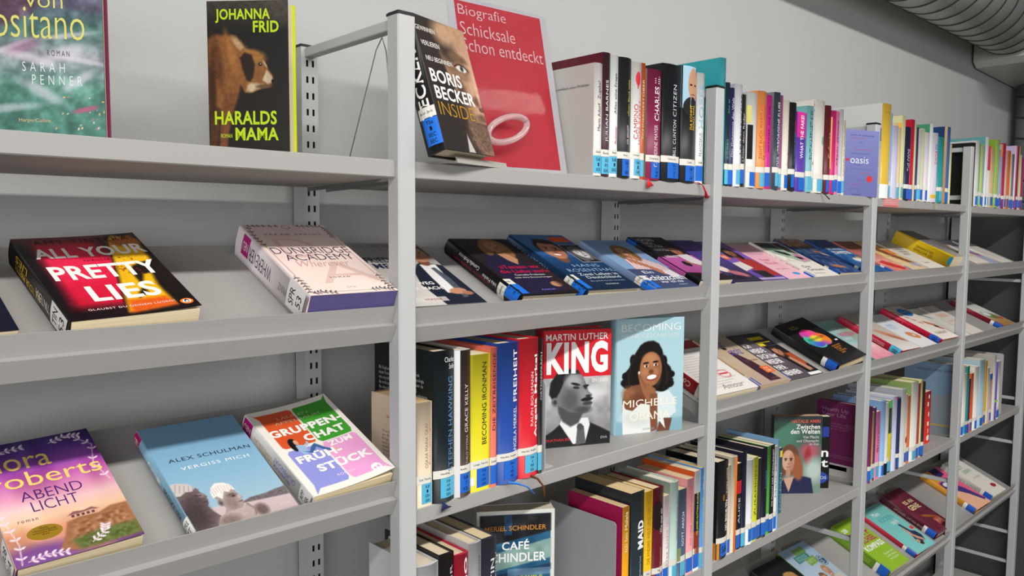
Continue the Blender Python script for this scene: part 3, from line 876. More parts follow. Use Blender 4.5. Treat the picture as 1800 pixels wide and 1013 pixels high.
lie('t3', 0, 'hardcover_book', 'pale blue hardcover with two sculpted heads by the water, centre of lower left tray', -0.303, .003, 1, W, H, .019, True, '#82adc8',
    art=a, page='#e6dcc6', group=G0, texts=[
    F('ALEX SCHULMAN', .11, .622, .945, .657, '#26303c', sp=1.1), F('VERGISS MICH', .18, .534, .875, .564, '#eef2f2', sp=1.2), F('dtv', .85, .036, .945, .062, '#d9cdcd'),
    SP('#rect', .90, .995, -.02, 1.02, '#c2186e'), SP('NEU', .915, .98, .3, .7, WHITE, e=.0002), SP('VERGISS MICH', .52, .74, .3, .66, '#eef2f2'), SP('ALEX SCHULMAN', .18, .46, .3, .66, '#26303c')],
    labels=[('call_number_label', .003, .030, .003, .0205, '#e8e8e6', ['SCHUL', 'MT'])])

# four speech bubble novel
W, H = .136, .190
a = Art(136, W, H, '#ece6dc')
def bubble(pts, col): a.poly(pts, col)
bubble([(.03, .98), (.07, .945), (.46, .945), (.50, .93), (.50, .55), (.48, .52), (.12, .52), (.09, .54), (.09, .90)], '#d8552a')
bubble([(.54, .945), (.92, .945), (.98, .99), (.945, .90), (.945, .54), (.92, .50), (.55, .50), (.52, .53), (.52, .92)], '#3f9a2f')
bubble([(.09, .46), (.12, .49), (.47, .49), (.50, .46), (.50, .09), (.47, .06), (.13, .06), (.055, .01), (.09, .10)], '#8f93d6')
bubble([(.55, .49), (.92, .49), (.945, .46), (.945, .09), (.985, .01), (.92, .055), (.55, .055), (.52, .09), (.52, .46)], '#e6a0cf')
a.ell(.24, .575, .045, .045, '#17141a', .1); a.ell(.215, .54, .035, .07, '#17141a', .15); a.ell(.27, .565, .025, .03, '#d9a385', .1)
a.poly([(.24, .535), (.30, .53), (.36, .50), (.40, .53), (.385, .55), (.35, .525), (.33, .46), (.36, .43), (.26, .42), (.235, .47)], '#9db9d8', .01)
a.poly([(.27, .455), (.36, .41), (.44, .47), (.50, .41), (.58, .37), (.60, .385), (.52, .44), (.45, .51), (.40, .49), (.34, .44)], '#3d5f96', .01)
a.line([(.57, .38), (.64, .385)], .012, '#e0ad90'); a.rect(.385, .54, .405, .565, '#1a1a1f'); a.ell(.39, .545, .014, .012, '#d9a385')
lie('t3', 0, 'paperback_book', 'white paperback with orange, green, blue and pink speech bubbles, right of lower left tray', -0.156, .0, 3.5, .1265, H, .029, False, '#e9e4da',
    art=a, page='#e8d6b0', curl=.010, spine='#dcdbd8', group=G0, texts=[
    F('LAUREN', .285, .85, .665, .878, '#cfd9b4', b=-.02), F('APPELBAUM', .215, .797, .775, .825, '#cfd9b4', b=-.02), F('GRUPPEN-', .065, .662, .955, .745, WHITE, b=.045), F('CHAT', .39, .545, .90, .625, WHITE, b=.045),
    F('ZUM', .58, .425, .87, .482, WHITE, b=.03), F('FRÜH-', .13, .335, .67, .43, WHITE, b=.045), F('STÜCK', .265, .205, .925, .30, WHITE, b=.045), F('ROMAN', .40, .118, .605, .142, '#f3dcea', sp=1.2),
    F('#oval', .775, .03, .90, .118, '#f0e9ea'), F('#oval', .80, .06, .83, .085, '#e6a0cf', e=.0002), F('#oval', .845, .065, .875, .09, '#e6a0cf', e=.0002),
    SP('#rect', .86, .985, .15, .95, '#c2187f'), SP('NEU', .875, .97, .38, .70, WHITE, e=.0002), SP('GRUPPENCHAT', .22, .52, .50, .74, '#6d72b8'), SP('FRÜHSTÜCK', .28, .52, .20, .44, '#6d72b8'),
    SP('LAUREN\nAPPELBAUM', .54, .80, .20, .60, '#d8b89e')],
    labels=[('call_number_label', .004, .030, .003, .028, '#e2e2e0', ['APP', '5R'])])

# ------------------------------------------------------------------ dark covers on the tray right of the near upright
G1 = 'books lying on the tray of dark covers'
W, H = .140, .212
a = Art(110, W, H)
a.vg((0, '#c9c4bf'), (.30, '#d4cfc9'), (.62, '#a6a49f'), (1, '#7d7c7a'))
a.poly([(.46, .0), (.42, .30), (.52, .50), (.66, .62), (.74, .66), (1.02, .60), (1.02, 0)], '#1c2233', .01)
a.poly([(.70, .62), (.92, .62), (.86, .35), (.80, .16), (.64, .17), (.66, .40)], '#e6e4e2', .01)
a.poly([(.80, .56), (.86, .57), (.90, .40), (.86, .10), (.78, .09), (.80, .40)], '#4d5663', .006); a.noise(60, .12, 2, a._sd([(.80, .56), (.86, .57), (.90, .40), (.86, .10), (.78, .09)]) * 30)
a.face(.82, .80, .17, .14, '#b98565', '#4a3a2c', -6, '#7a4b35')
a.ell(.80, .19, .12, .045, '#c08a6c', .2, 10); a.ell(.90, .155, .07, .03, '#a87357', .4)
a.rect(0, .055, .55, .12, '#d9d4ce', .8)
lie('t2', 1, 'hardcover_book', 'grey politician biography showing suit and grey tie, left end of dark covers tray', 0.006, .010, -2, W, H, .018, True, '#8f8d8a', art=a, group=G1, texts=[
    F('VOLKER RESING', .08, .925, .80, .965, '#4f4e4d', sp=1.2), F('FRIEDRICH', .05, .66, .66, .745, '#232a44', b=.03), F('MERZ', .09, .565, .50, .645, '#232a44', b=.03),
    F('SEIN WEG', .16, .30, .60, .345, WHITE, b=.02), F('ZUR MACHT', .16, .222, .70, .268, WHITE, b=.02), F('HERDER', .26, .070, .475, .098, '#a04a44', sp=1.3)],
    labels=[('call_number_label', .006, .034, .002, .030, '#1f6ad2', [])])
W, H = .130, .212
a = Art(100, W, H, '#151317')
a.ell(.5, .6, .6, .6, '#241c22', .9)
a.poly([(.05, .50), (.30, .72), (.55, .66), (.62, .55), (.9, .44), (.95, .05), (.1, .0)], '#211b38', .05)
a.face(.60, .84, .17, .12, '#a87a5c', '#8a6438', -20, '#5f3a2a', hairstyle='long')
a.poly([(.48, .70), (.64, .72), (.72, .60), (.60, .50), (.52, .58)], '#b98667', .02); a.ell(.80, .15, .10, .045, '#b98463', .3, 10); a.rect(.72, .06, .86, .10, '#2a2230', .5)
a.ell(.95, .25, .12, .2, '#2c1d1c', .9)
lie('t2', 1, 'hardcover_book', 'black hardcover of a seated woman with crimson title, on dark covers tray', 0.214, .004, -1.5, W, H, .028, True, '#141216', art=a, group=G1, texts=[
    F('»Tanzen wir', .20, .43, .91, .488, '#c31a44', b=.01), F('die Liebe aus!«', .12, .352, .985, .41, '#c31a44', b=.01), F('Cornelia Froboess', .295, .306, .82, .333, '#e4dcd8'), F('teilt ihre Erinnerungen', .235, .258, .89, .284, '#e4dcd8'),
    F('KNAUR', .42, .055, .66, .076, '#7d6fd0', b=.02), SP('Cornelia Froboess', .52, .80, .55, .78, '#d8d2d2'), SP('»Tanzen wir die Liebe aus!«', .36, .86, .2, .42, '#a51736'), SP('Inka Henke', .28, .46, .4, .62, '#d8d2d2')],
    labels=[('call_number_label', .004, .036, .010, .048, '#1f72dc', ['Sdk', '7', 'FROB', 'N']), ('name_label', .0365, .055, .0, .046, '#e2e0d6', ['Froboess, Cornelia'])])
W, H = .140, .226
a = Art(110, W, H)
a.vg((0, '#10243c'), (.3, '#143052'), (.6, '#1d4a80'), (.85, '#2c639c'), (1, '#2f6aa0'))
a.ell(.36, .80, .42, .20, '#3a70a8', .8)
a.face(.38, .70, .22, .17, '#bb8062', '#2a1d18', -10, '#7a4a38', smile=True)
a.rect(.62, .46, 1.0, .80, '#c8c6c4'); a.rect(.63, .467, 1.0, .793, '#1a1a1d')
a.face(.84, .64, .13, .10, '#c9c7c5', '#5d5b5a', 10, '#6e6c6a', hairstyle='long', lip='#4a4848')
lie('t2', 1, 'hardcover_book', 'navy blue showman biography with inset black and white photo and orange badge', 0.368, .0, -3, W, H, .030, True, '#13304f', art=a, group=G1, texts=[
    F('#rect', .62, .85, .96, .955, '#d4562a'), F('HANS', .33, .375, .82, .425, '#9fc3e2', b=-.015), F('ROSENTHAL', .12, .292, 1.0, .345, '#9fc3e2', b=-.015), F('Zwei Leben in', .205, .225, .94, .268, '#d6dde2'), F('Deutschland', .27, .172, .91, .212, '#d6dde2'),
    F('Eine jüdisch-deutsche Geschichte', .25, .118, .90, .138, '#b8c6d2'), F('QUADRIGA', .44, .064, .69, .084, '#d6dde2'), SP('HANS', .66, .90, .15, .42, '#9fc3e2', b=-.015), SP('ROSENTHAL', .45, .92, .48, .70, '#7ea4c4', b=-.015), SP('Zwei Leben', .30, .58, .2, .5, '#d6dde2')],
    labels=[('call_number_label', .004, .036, .010, .046, '#1f72dc', ['Sdk', '7', 'ROSN', 'R']), ('name_label', .0365, .056, .0, .046, '#e2e0d6', ['Rosenthal, Hans'])])
W, H = .138, .218
a = Art(110, W, H)
a.vg((0, '#3b4668'), (.38, '#434e72'), (.40, '#7d9cc4'), (.7, '#8ba9cd'), (1, '#7494be'))
a.poly([(.20, .38), (.30, .58), (.50, .66), (.70, .60), (.92, .46), (.98, .22), (.80, .20), (.60, .36)], '#e8dfe0', .01)
for k in range(12): a.line([(.22 + k * .06, .34), (.30 + k * .06, .64)], .008, '#b5353c', .9 * 1)
a.mix((a._sd([(.20, .38), (.30, .58), (.50, .66), (.70, .60), (.92, .46), (.98, .22), (.80, .20), (.60, .36)]) < -.012) & (a.v < .70) & (a.v > .18) & (a.v < .38), '#434e72')
a.mix(((a._sd([(.20, .38), (.30, .58), (.50, .66), (.70, .60), (.92, .46), (.98, .22), (.80, .20), (.60, .36)]) < -.012) & (a.v >= .385) & (a.v < .70)).astype(float), '#84a3c9')
a.poly([(.36, .62), (.46, .58), (.74, .34), (.68, .24), (.50, .42), (.34, .52)], '#b97a58', .02)
a.face(.54, .75, .15, .11, '#c08a68', '#7a5a30', -16, '#84543c', hairstyle='long', smile=True)
a.poly([(.47, .66), (.60, .66), (.64, .58), (.52, .54)], '#b97f5e', .02)
a.rect(0, 0, 1, .20, '#3f4a6c'); a.poly([(0, .20), (0, .38), (.30, .36), (.62, .28), (.74, .20)], '#3f4a6c', .02)
lie('t2', 1, 'hardcover_book', 'light blue memoir of a smiling woman in red and white stripes', 0.575, .008, -2, W, H, .018, True, '#7a95bd', art=a, group=G1, texts=[
    F('UDSCHI', .30, .90, .75, .94, '#5d6ea0', b=-.01), F('Ein', .235, .285, .46, .335, '#eef0f4'), F('Schätzchen', .09, .150, 1.0, .245, '#eef0f4', b=.01, sh=.2), F('war ich nie', .31, .098, .82, .142, '#eef0f4', sh=.2), F('PENDO', .62, .05, .82, .066, '#c9cfdd')],
    labels=[('call_number_label', .004, .036, .006, .038, '#1f72dc', ['Sdk', '7']), ('name_label', .0365, .054, .0, .038, '#e2e0d6', ['Glas'])])
W, H = .135, .212
a = Art(80, W, H, '#1c1a20')
a.poly([(0, .18), (1, .12), (1, .56), (0, .52)], '#c45ca8', .0)
a.face(.72, .66, .15, .11, '#b5765a', '#2c1a1a', -15, '#703c30', hairstyle='long'); a.poly([(.55, .56), (.9, .58), (1, .30), (.6, .34)], '#e9dfe2', .02); a.ell(.42, .36, .10, .06, '#1e1a1e', .2); a.line([(.50, .40), (.95, .22)], .03, '#b9785a')
a.rect(0, 0, 1, .14, '#1c1a20')
lie('t2', 1, 'paperback_book', 'black and pink paperback with blue sticker at its spine top, dark covers tray', 0.722, .006, -4, .118, H, .026, False, '#1b191f', art=a, group=G1, spine='#1b191f', texts=[
    F('ICH ZEIG\nEUCH,\nWO DER\nHAMMER', .12, .66, .58, .95, '#d6d2d6'), F('HÄNGT!', .16, .50, .55, .56, '#f0e2ea', b=.02), SP('#rect', .18, .55, -.02, 1.02, '#b5529a'), SP('ICH ZEIG EUCH, WO DER HAMMER HÄNGT', .05, .80, .3, .6, '#e6dce4', d='down', e=.0002)],
    labels=[('call_number_label', .182, .208, .004, .034, '#1f62bd', [])])
W, H = .128, .212
a = Art(60, W, H, '#3f2f6e')
a.vg((0, '#2b2540'), (.25, '#3a2f55'), (.5, '#4a3a86'), (1, '#3d2d74')); a.ell(.3, .30, .2, .08, '#e4d3cd', .2, -20); a.ell(.6, .18, .25, .06, '#b46a78', .3, -20); a.ell(.35, .10, .3, .05, '#1d1a28', .3)
lie('t2', 1, 'paperback_book', 'dark purple paperback half hidden behind the second upright from the camera', 0.842, .004, -4, .112, H, .022, False, '#43347c', art=a, group=G1, spine='#43347c', texts=[
    SP('ICH DER STEHER', .30, .93, .3, .7, '#a99cd6', d='up'), F('STEHER', .2, .76, .8, .84, '#8d80c6')])
# ------------------------------------------------------------------ books lying on the farther trays
G2 = 'books lying on the farther upper trays'
def A_(W, H, base, n=44): return Art(n, W, H, base)
BL_ = lambda t, code=(): [('call_number_label', .004, .034, .001, t + .006, '#1f5fc4', list(code)), ('name_label', .0345, .047, .0, t + .002, '#e4e2da', [])]

W, H = .130, .205
a = A_(W, H, '#7a55ab', 56)
a.vg((0, '#5b3f93'), (.5, '#7d57b2'), (.8, '#6d4d9e'), (1, '#51407c'))
a.poly([(.55, .60), (.95, .50), (1, .10), (.55, .12), (.40, .30)], '#a82f2e', .03); a.face(.62, .70, .15, .10, '#8a5a40', '#1d1414', -14, '#4d2c20', hairstyle='long', lip='#7a2a30')
a.poly([(.05, .42), (.45, .46), (.52, .30), (.10, .22)], '#d8d2cb', .02); a.poly([(.30, .24), (.72, .22), (.70, .05), (.36, .05)], '#232027', .02); a.rect(.10, .02, .95, .06, '#cfc4d8', .7)
lie('t2', 2, 'hardcover_book', 'purple paperback of a woman in red with orange sticker, next to pink cover', 0.945, .006, -4, W, H, .020, False, '#6c4ca0', art=a, group=G2,
    texts=[F('#rect', .05, .52, .32, .64, '#e0662a'), F('AB', .10, .55, .28, .61, '#f2d9c8', e=.0001)], labels=BL_(.02))
W, H = .132, .200
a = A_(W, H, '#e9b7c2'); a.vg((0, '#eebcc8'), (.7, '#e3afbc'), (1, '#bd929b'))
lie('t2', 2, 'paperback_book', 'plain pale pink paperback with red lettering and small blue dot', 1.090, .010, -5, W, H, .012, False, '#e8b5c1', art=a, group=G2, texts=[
    F('her\nfault', .30, .42, .72, .58, '#cf5f7d'), F('Roman von heute', .25, .70, .75, .73, '#c58493'), F('ein Leben', .3, .28, .7, .31, '#c58493'), F('#oval', .58, .13, .82, .20, '#4f8fd0')])
W, H = .132, .205
a = A_(W, H, '#e5dfd4', 56); a.poly([(.03, .97), (.95, .97), (.97, .42), (.55, .38), (.03, .70)], '#9db89f'); a.poly([(.04, .96), (.6, .96), (.66, .80), (.04, .82)], '#1d2430'); a.poly([(.62, .96), (.96, .96), (.97, .62), (.70, .70)], '#3a3428')
a.poly([(.58, .40), (.97, .44), (.97, .60), (.72, .66)], '#c98aa4'); a.ell(.42, .66, .2, .05, '#1b2024', .3, -30); a.ell(.7, .52, .12, .04, '#262024', .4, -20); a.noise(16, .18, 5, (a.v > .42).astype(float)); a.line([(.60, .97), (.68, .70), (.55, .38)], .01, '#e5dfd4')
lie('t2', 2, 'paperback_book', 'cream paperback with green and pink photo collage, white spine', 1.218, .006, -4, W, H, .018, False, '#e1dcd2', art=a, group=G2, texts=[
    F('Die\nGrauen', .20, .16, .80, .30, '#2c2c2c'), F('Ein Roman', .2, .08, .6, .11, '#a09aa5'), SP('DIE GRAUEN', .30, .80, .25, .72, '#26282a')], labels=BL_(.018))
W, H = .128, .210
a = A_(W, H, '#27406c'); a.vg((0, '#2c4a80'), (.5, '#28406b'), (.72, '#3b4e68'), (.78, '#a8754f'), (1, '#8a7a72')); a.noise(14, .28, 8); a.ell(.75, .60, .12, .03, '#c9683f', .4, -20); a.ell(.45, .18, .25, .04, '#b6764f', .6, -10); a.ell(.86, .52, .12, .02, '#d8c3b6', .4, -30)
lie('t2', 2, 'paperback_book', 'navy and orange painted cover lying beside the cream collage paperback', 1.365, .006, -4, W, H, .020, False, '#22375e', art=a, group=G2, labels=BL_(.02))
W, H = .126, .212
a = A_(W, H, '#204f8a'); a.vg((0, '#1d5a94'), (.4, '#2a6aa8'), (.75, '#1f4a85'), (1, '#28508c')); a.noise(12, .22, 3); a.ell(.7, .34, .3, .07, '#eef0ee', .2, -12); a.ell(.82, .42, .16, .03, '#c9a03a', .3, -12)
lie('t2', 3, 'paperback_book', 'deep blue cover with white lettering at left end of the yellow book tray', 1.533, .006, -3, W, H, .020, False, '#1f4a85', art=a, group=G2, texts=[
    F('DIE ANDERE', .12, .66, .85, .73, '#b9cde0', b=.02), F('SCHWESTER', .10, .54, .92, .63, '#eef2f4', b=.03)], labels=BL_(.02))
W, H = .128, .208
a = A_(W, H, '#d98a7c'); a.vg((0, '#dd7a70'), (.35, '#e2a090'), (.5, '#d8857a'), (.75, '#8c4a40'), (1, '#7c4a40')); a.poly([(.15, .30), (.5, .36), (.95, .10), (.7, .05), (.3, .18)], '#c8302e', .03); a.noise(9, .12, 2)
lie('t2', 3, 'paperback_book', 'salmon and red paperback next to the deep blue cover', 1.715, .008, -4, W, H, .014, False, '#cc6f64', art=a, group=G2, labels=BL_(.014))
W, H = .132, .208
a = A_(W, H, '#e4c99a'); a.vg((0, '#d9c0a0'), (.4, '#e6c98f'), (1, '#d9ac62')); a.poly([(.1, .85), (.5, .8), (.95, .25), (.8, .1), (.4, .45)], '#8a5034', .05); a.ell(.75, .2, .2, .07, '#9fa6c0', .4); a.rect(.62, .55, .98, .72, '#dd7a34', .8); a.noise(12, .15, 6)
lie('t2', 3, 'paperback_book', 'honey coloured paperback with brown branch and orange patch', 1.862, .008, -4, W, H, .012, False, '#dcc091', art=a, group=G2, labels=BL_(.012))
W, H = .136, .212
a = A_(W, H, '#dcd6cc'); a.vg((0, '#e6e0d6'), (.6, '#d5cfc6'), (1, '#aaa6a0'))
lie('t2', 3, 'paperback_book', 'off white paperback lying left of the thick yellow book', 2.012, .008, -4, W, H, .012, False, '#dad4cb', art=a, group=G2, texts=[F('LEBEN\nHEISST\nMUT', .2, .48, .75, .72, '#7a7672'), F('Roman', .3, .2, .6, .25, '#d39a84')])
W, H = .130, .205
a = A_(W, H, '#8d8a80'); a.vg((0, '#9a978a'), (.5, '#8b8880'), (1, '#77756e')); a.ell(.5, .5, .4, .25, '#7c7478', .8)
lie('t2', 3, 'paperback_book', 'thick yellow book with black spine lettering and grey cover', 2.172, .004, -4, W, H, .052, False, '#cfae1c', art=a, group=G2, spine='#d2b01a', texts=[
    SP('VER JOHANNES', .30, .60, .52, .72, '#3b3510'), SP('IST WÜTEND', .30, .62, .26, .46, '#3b3510'), SP('#oval', .0, .06, .3, .9, '#1d7ca0')])
W, H = .128, .200
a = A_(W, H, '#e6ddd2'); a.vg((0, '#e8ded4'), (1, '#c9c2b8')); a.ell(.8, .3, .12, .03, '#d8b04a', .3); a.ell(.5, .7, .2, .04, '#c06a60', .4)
lie('t2', 4, 'paperback_book', 'thick off white paperback at left end of far right upper tray', 2.420, .006, -4, W, H, .024, False, '#e2dacf', art=a, group=G2)
W, H = .130, .205
a = A_(W, H, '#a9b2c8'); a.ell(.5, .55, .45, .07, '#c95a78', .3, -50); a.line([(.1, .9), (.6, .5), (.9, .4)], .03, '#4a3038'); a.rect(.0, .0, .2, .08, '#e0b83c')
lie('t2', 4, 'paperback_book', 'lilac grey paperback with pink and dark streaks, far right upper tray', 2.582, .006, -4, W, H, .013, False, '#a7b0c6', art=a, group=G2)
W, H = .132, .205
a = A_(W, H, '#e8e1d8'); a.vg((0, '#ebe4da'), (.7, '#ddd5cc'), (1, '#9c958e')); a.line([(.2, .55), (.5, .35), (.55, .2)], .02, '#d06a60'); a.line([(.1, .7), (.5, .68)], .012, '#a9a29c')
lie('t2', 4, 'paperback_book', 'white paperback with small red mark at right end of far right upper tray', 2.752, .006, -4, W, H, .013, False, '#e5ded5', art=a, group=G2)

G3 = 'books lying on the farther lower trays'
# tray with the rainbow circles book
W, H = .165, .215
a = A_(W, H, '#e4e0da', 60); a.rect(0, .80, 1, .96, '#a52a30'); 
for k in range(16): a.line([(.08, .74 - k * .042), (.85 - (k % 3) * .12, .74 - k * .042)], .006, '#b3aeaa')
a.ell(.70, .30, .13, .07, '#c9414a', .15); a.ell(.70, .30, .115, .058, '#e6dad6', .1)
lie('t3', 2, 'paperback_book', 'white and red paperback with scribbled lettering behind the second upright', 0.776, .004, -4, W, H, .030, False, '#a8262e', art=a, group=G3, spine='#a8262e', texts=[
    F('Aus der', .15, .84, .6, .87, '#ecd6d4'), F('Amour', .3, .06, .8, .14, '#8d8884', sh=.3), F('#rect', .60, .29, .80, .315, '#c9414a'), SP('Coolness', .3, .6, .3, .7, '#ead2d0'), SP('#rect', .65, 1.0, 0, 1, '#dcd8d2')], labels=BL_(.03))
W, H = .130, .205
a = A_(W, H, '#b8a590', 60); a.vg((0, '#b59a8c'), (.5, '#c2ad94'), (1, '#a8957e')); a.poly([(.42, .66), (.55, .66), (.72, .42), (.78, .05), (.42, .05), (.40, .40)], '#3d2530', .02); a.ell(.48, .71, .07, .05, '#c79a80', .2); a.ell(.46, .745, .07, .03, '#2a1c1a', .3); a.poly([(.5, .62), (.54, .62), (.56, .4), (.52, .4)], '#5a3446')
lie('t3', 2, 'paperback_book', 'beige paperback of a standing figure in dark clothes with violet handwriting', 0.962, .004, -2, W, H, .026, False, '#bba68f', art=a, group=G3, page='#e3cba6', spine='#c8ae8c', texts=[
    F('Dist', .20, .78, .62, .93, '#5a4fa8', sh=.3), F('stolz', .42, .60, .85, .74, '#5a4fa8', sh=.3), F('Auf ein Leben', .55, .44, .92, .48, '#7a5648'), F('#rect', .66, .19, .94, .32, '#e0662a'), F('AUF\nDER', .72, .21, .88, .30, '#f4d8c4', e=.0001), F('HEYNE', .55, .08, .75, .10, '#8a6a5c')], labels=BL_(.026))
W, H = .160, .205
a = A_(W, H, '#4b434b', 64); a.vg((0, '#564d54'), (.6, '#4d464d'), (1, '#26242a')); a.poly([(.42, .95), (.95, .97), (1, .70), (.55, .70)], '#1c1c20'); a.ell(.35, .6, .3, .3, '#6a6069', .8)
a.poly([(.55, .70), (1, .68), (1, .05), (.68, .08)], '#161418', .02); a.face(.72, .56, .11, .09, '#c58a6c', '#3a2420', -18, '#7c4a38', hairstyle='long'); a.poly([(.80, .50), (1, .50), (1, .25), (.85, .20)], '#a84a2a', .03); a.poly([(.72, .40), (.82, .42), (.92, .12), (.78, .10)], '#c08a70', .03)
lie('t3', 2, 'paperback_book', 'grey and black paperback with heavy white capitals and yellow strips', 1.105, .003, -3, W, H, .020, False, '#3c363d', art=a, group=G3, spine='#8a8688', texts=[
    F('ICH\nWERDE\nDICH hier\nWIEDER\nPAPA\nNENNEN', .06, .08, .55, .80, '#f0eeec', b=.03), F('#rect', .46, .84, .86, .91, '#c9b41a'), F('#rect', .50, .77, .92, .79, '#c9b41a'), F('#rect', .50, .70, .66, .76, '#d8c51c'), F('#rect', .62, .02, .98, .07, '#eceae6'), SP('NICHT WIEDER PAPA NENNEN', .2, .8, .3, .7, '#26242a')], labels=BL_(.02))
W, H = .138, .205
a = A_(W, H, '#17171a', 80)
YY, XX = a.v, a.u
for (cx, cy, c1) in ((.42, .62, '#e23a9a'), (.36, .50, '#4fc0a8'), (.56, .53, '#f0a020')):
    a.ell(cx, cy, .22, .145, c1, .03)
ang_ = np.arctan2((YY - .55) * a.asp, XX - .45)
R_ = np.hypot(XX - .45, (YY - .55) * a.asp)
stops = [(-180, '#3fb894'), (-135, '#3f6ad0'), (-95, '#6a4ac8'), (-60, '#b05a9a'), (-25, '#f0902a'), (10, '#f07a2a'), (50, '#f0508a'), (95, '#e83aa0'), (130, '#c04aa8'), (150, '#58b8a0'), (180, '#3fb894')]
rgbs = np.stack([np.interp(np.degrees(ang_), [q[0] for q in stops], [hexs(q[1])[k] for q in stops]) for k in range(3)], -1)
mk_ = np.zeros(XX.shape)
for (cx, cy) in ((.47, .63), (.34, .52), (.58, .52)):
    mk_ = np.maximum(mk_, np.clip((1 - np.hypot((XX - cx) / .22, (YY - cy) / .145)) / .03 + .5, 0, 1))
a.c = a.c * (1 - mk_[..., None]) + rgbs * mk_[..., None]
a.ell(.47, .55, .13, .075, '#e8d43a', .6)
lie('t3', 2, 'hardcover_book', 'black book with three overlapping rainbow circles, tilted up against the upright', 1.352, .000, -2, W, H, .026, True, '#17171a', roll=8, lift=.004, art=a, group=G3, page='#e6d3ae', texts=[
    F('KATY', .22, .855, .42, .885, '#d89a3a'), F('MILLER', .22, .815, .47, .845, '#7ab04a'), F('VERBUNDEN', .20, .53, .74, .575, '#2a2426', b=.0), F('WIE WIR LERNEN\nMITEINANDER\nZU LEBEN\nUND FREUNDE\nFINDEN', .52, .16, .80, .34, '#d88a2a'), F('#rect', .85, .40, .93, .43, '#e8e6e2')], labels=BL_(.026))
# tray with the two crimson spines
W, H = .130, .212
a = A_(W, H, '#9cc9c6'); a.vg((0, '#e58aa0'), (.28, '#e9b6b8'), (.40, '#a8d0cc'), (1, '#8fb9b8')); a.noise(6, .10, 3); a.rect(.5, .40, 1, .85, '#8fa07c', .6)
lie('t3', 3, 'paperback_book', 'aqua and pink paperback right of the rainbow circles book', 1.600, .006, -3, W, H, .014, False, '#9ac4c2', art=a, group=G3, texts=[F('YOGA', .15, .72, .7, .80, '#e8eef0'), F('HERZEN', .2, .58, .9, .67, '#d84a86', b=.02), F('leben', .15, .50, .5, .56, '#e8eef0')])
W, H = .128, .210
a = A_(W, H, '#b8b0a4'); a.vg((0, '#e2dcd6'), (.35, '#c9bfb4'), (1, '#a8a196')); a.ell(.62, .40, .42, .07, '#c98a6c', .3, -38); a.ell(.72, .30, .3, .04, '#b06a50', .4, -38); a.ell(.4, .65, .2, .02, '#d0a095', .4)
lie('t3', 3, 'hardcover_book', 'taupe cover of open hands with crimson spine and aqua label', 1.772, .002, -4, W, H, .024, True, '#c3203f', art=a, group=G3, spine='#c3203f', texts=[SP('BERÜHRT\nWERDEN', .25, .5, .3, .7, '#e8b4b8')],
    labels=[('call_number_label', .004, .036, .002, .030, '#4fb3d4', ['AB 7'])])
W, H = .130, .205
a = A_(W, H, '#e2dfdc'); a.vg((0, '#e8e4e2'), (.5, '#dfe2e6'), (1, '#cfd2d6')); a.ell(.62, .34, .25, .09, '#cf8a54', .3, -20); a.ell(.66, .34, .07, .03, '#dcd2e6', .3); a.ell(.3, .62, .25, .08, '#c4cfe0', .6)
lie('t3', 3, 'paperback_book', 'white paperback with orange flower shape between the two crimson spines', 1.952, .004, -4, W, H, .012, False, '#dfdcd9', art=a, group=G3, texts=[F('Körper', .2, .76, .6, .80, '#9fb2c8'), F('Seele', .2, .66, .5, .70, '#9fb2c8')])
W, H = .140, .215
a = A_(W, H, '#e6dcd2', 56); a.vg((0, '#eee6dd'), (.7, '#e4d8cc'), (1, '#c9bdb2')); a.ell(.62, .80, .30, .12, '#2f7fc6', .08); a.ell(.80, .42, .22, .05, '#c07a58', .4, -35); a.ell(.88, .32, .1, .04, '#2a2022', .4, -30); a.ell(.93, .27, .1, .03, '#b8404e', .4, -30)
for k in range(5): a.ell(.10 + k * .09, .84 - k * .09, .08, .02, '#c2505c', .3, -35)
lie('t3', 3, 'hardcover_book', 'white cover with blue oval, thick crimson spine and dark blue label', 2.098, .002, -5, W, H, .028, True, '#c11a3a', art=a, group=G3, spine='#c11a3a', texts=[SP('DAS GROSSE BUCH', .25, .8, .3, .65, '#5c0d1c'), F('GESUND', .40, .79, .82, .83, '#a8cdea', e=.0001), F('Handbuch', .25, .14, .85, .22, '#9c7c68', sh=.2)],
    labels=[('call_number_label', .006, .040, .004, .034, '#1c56bd', ['VAB 1'])])
W, H = .118, .205
a = A_(W, H, '#ece6dc'); a.ell(.4, .75, .3, .03, '#6a9aa8', .4, -40)
lie('t3', 4, 'paperback_book', 'cream paperback just right of the fourth upright on the far lower tray', 2.300, .004, -5, W, H, .010, False, '#e8e2d8', art=a, group=G3)
W, H = .128, .205
a = A_(W, H, '#e6dcd2'); a.rect(.1, .62, .75, .74, '#e3b6a0', .8); a.rect(.1, .45, .75, .50, '#dcc8bc')
lie('t3', 4, 'paperback_book', 'pale cream paperback with peach band on the far lower tray', 2.432, .004, -5, W, H, .010, False, '#e4dad0', art=a, group=G3)
W, H = .136, .205
a = A_(W, H, '#dcdad4'); a.vg((0, '#a8743c'), (.18, '#b08a50'), (.40, '#cfd6d8'), (.6, '#e2e2de'), (1, '#b8b4ae')); a.ell(.5, .36, .35, .12, '#6d7a3c', .5, -20); a.ell(.4, .42, .2, .08, '#dfe8ea', .5); a.ell(.85, .25, .15, .05, '#c8502e', .4)
lie('t3', 4, 'hardcover_book', 'white cookery book with maroon spine at far right of the lower tray', 2.768, .004, -4, W, H, .018, True, '#7d1428', art=a, group=G3, spine='#7d1428', texts=[F('gut essen', .2, .78, .8, .84, '#8a8684')], labels=BL_(.018))

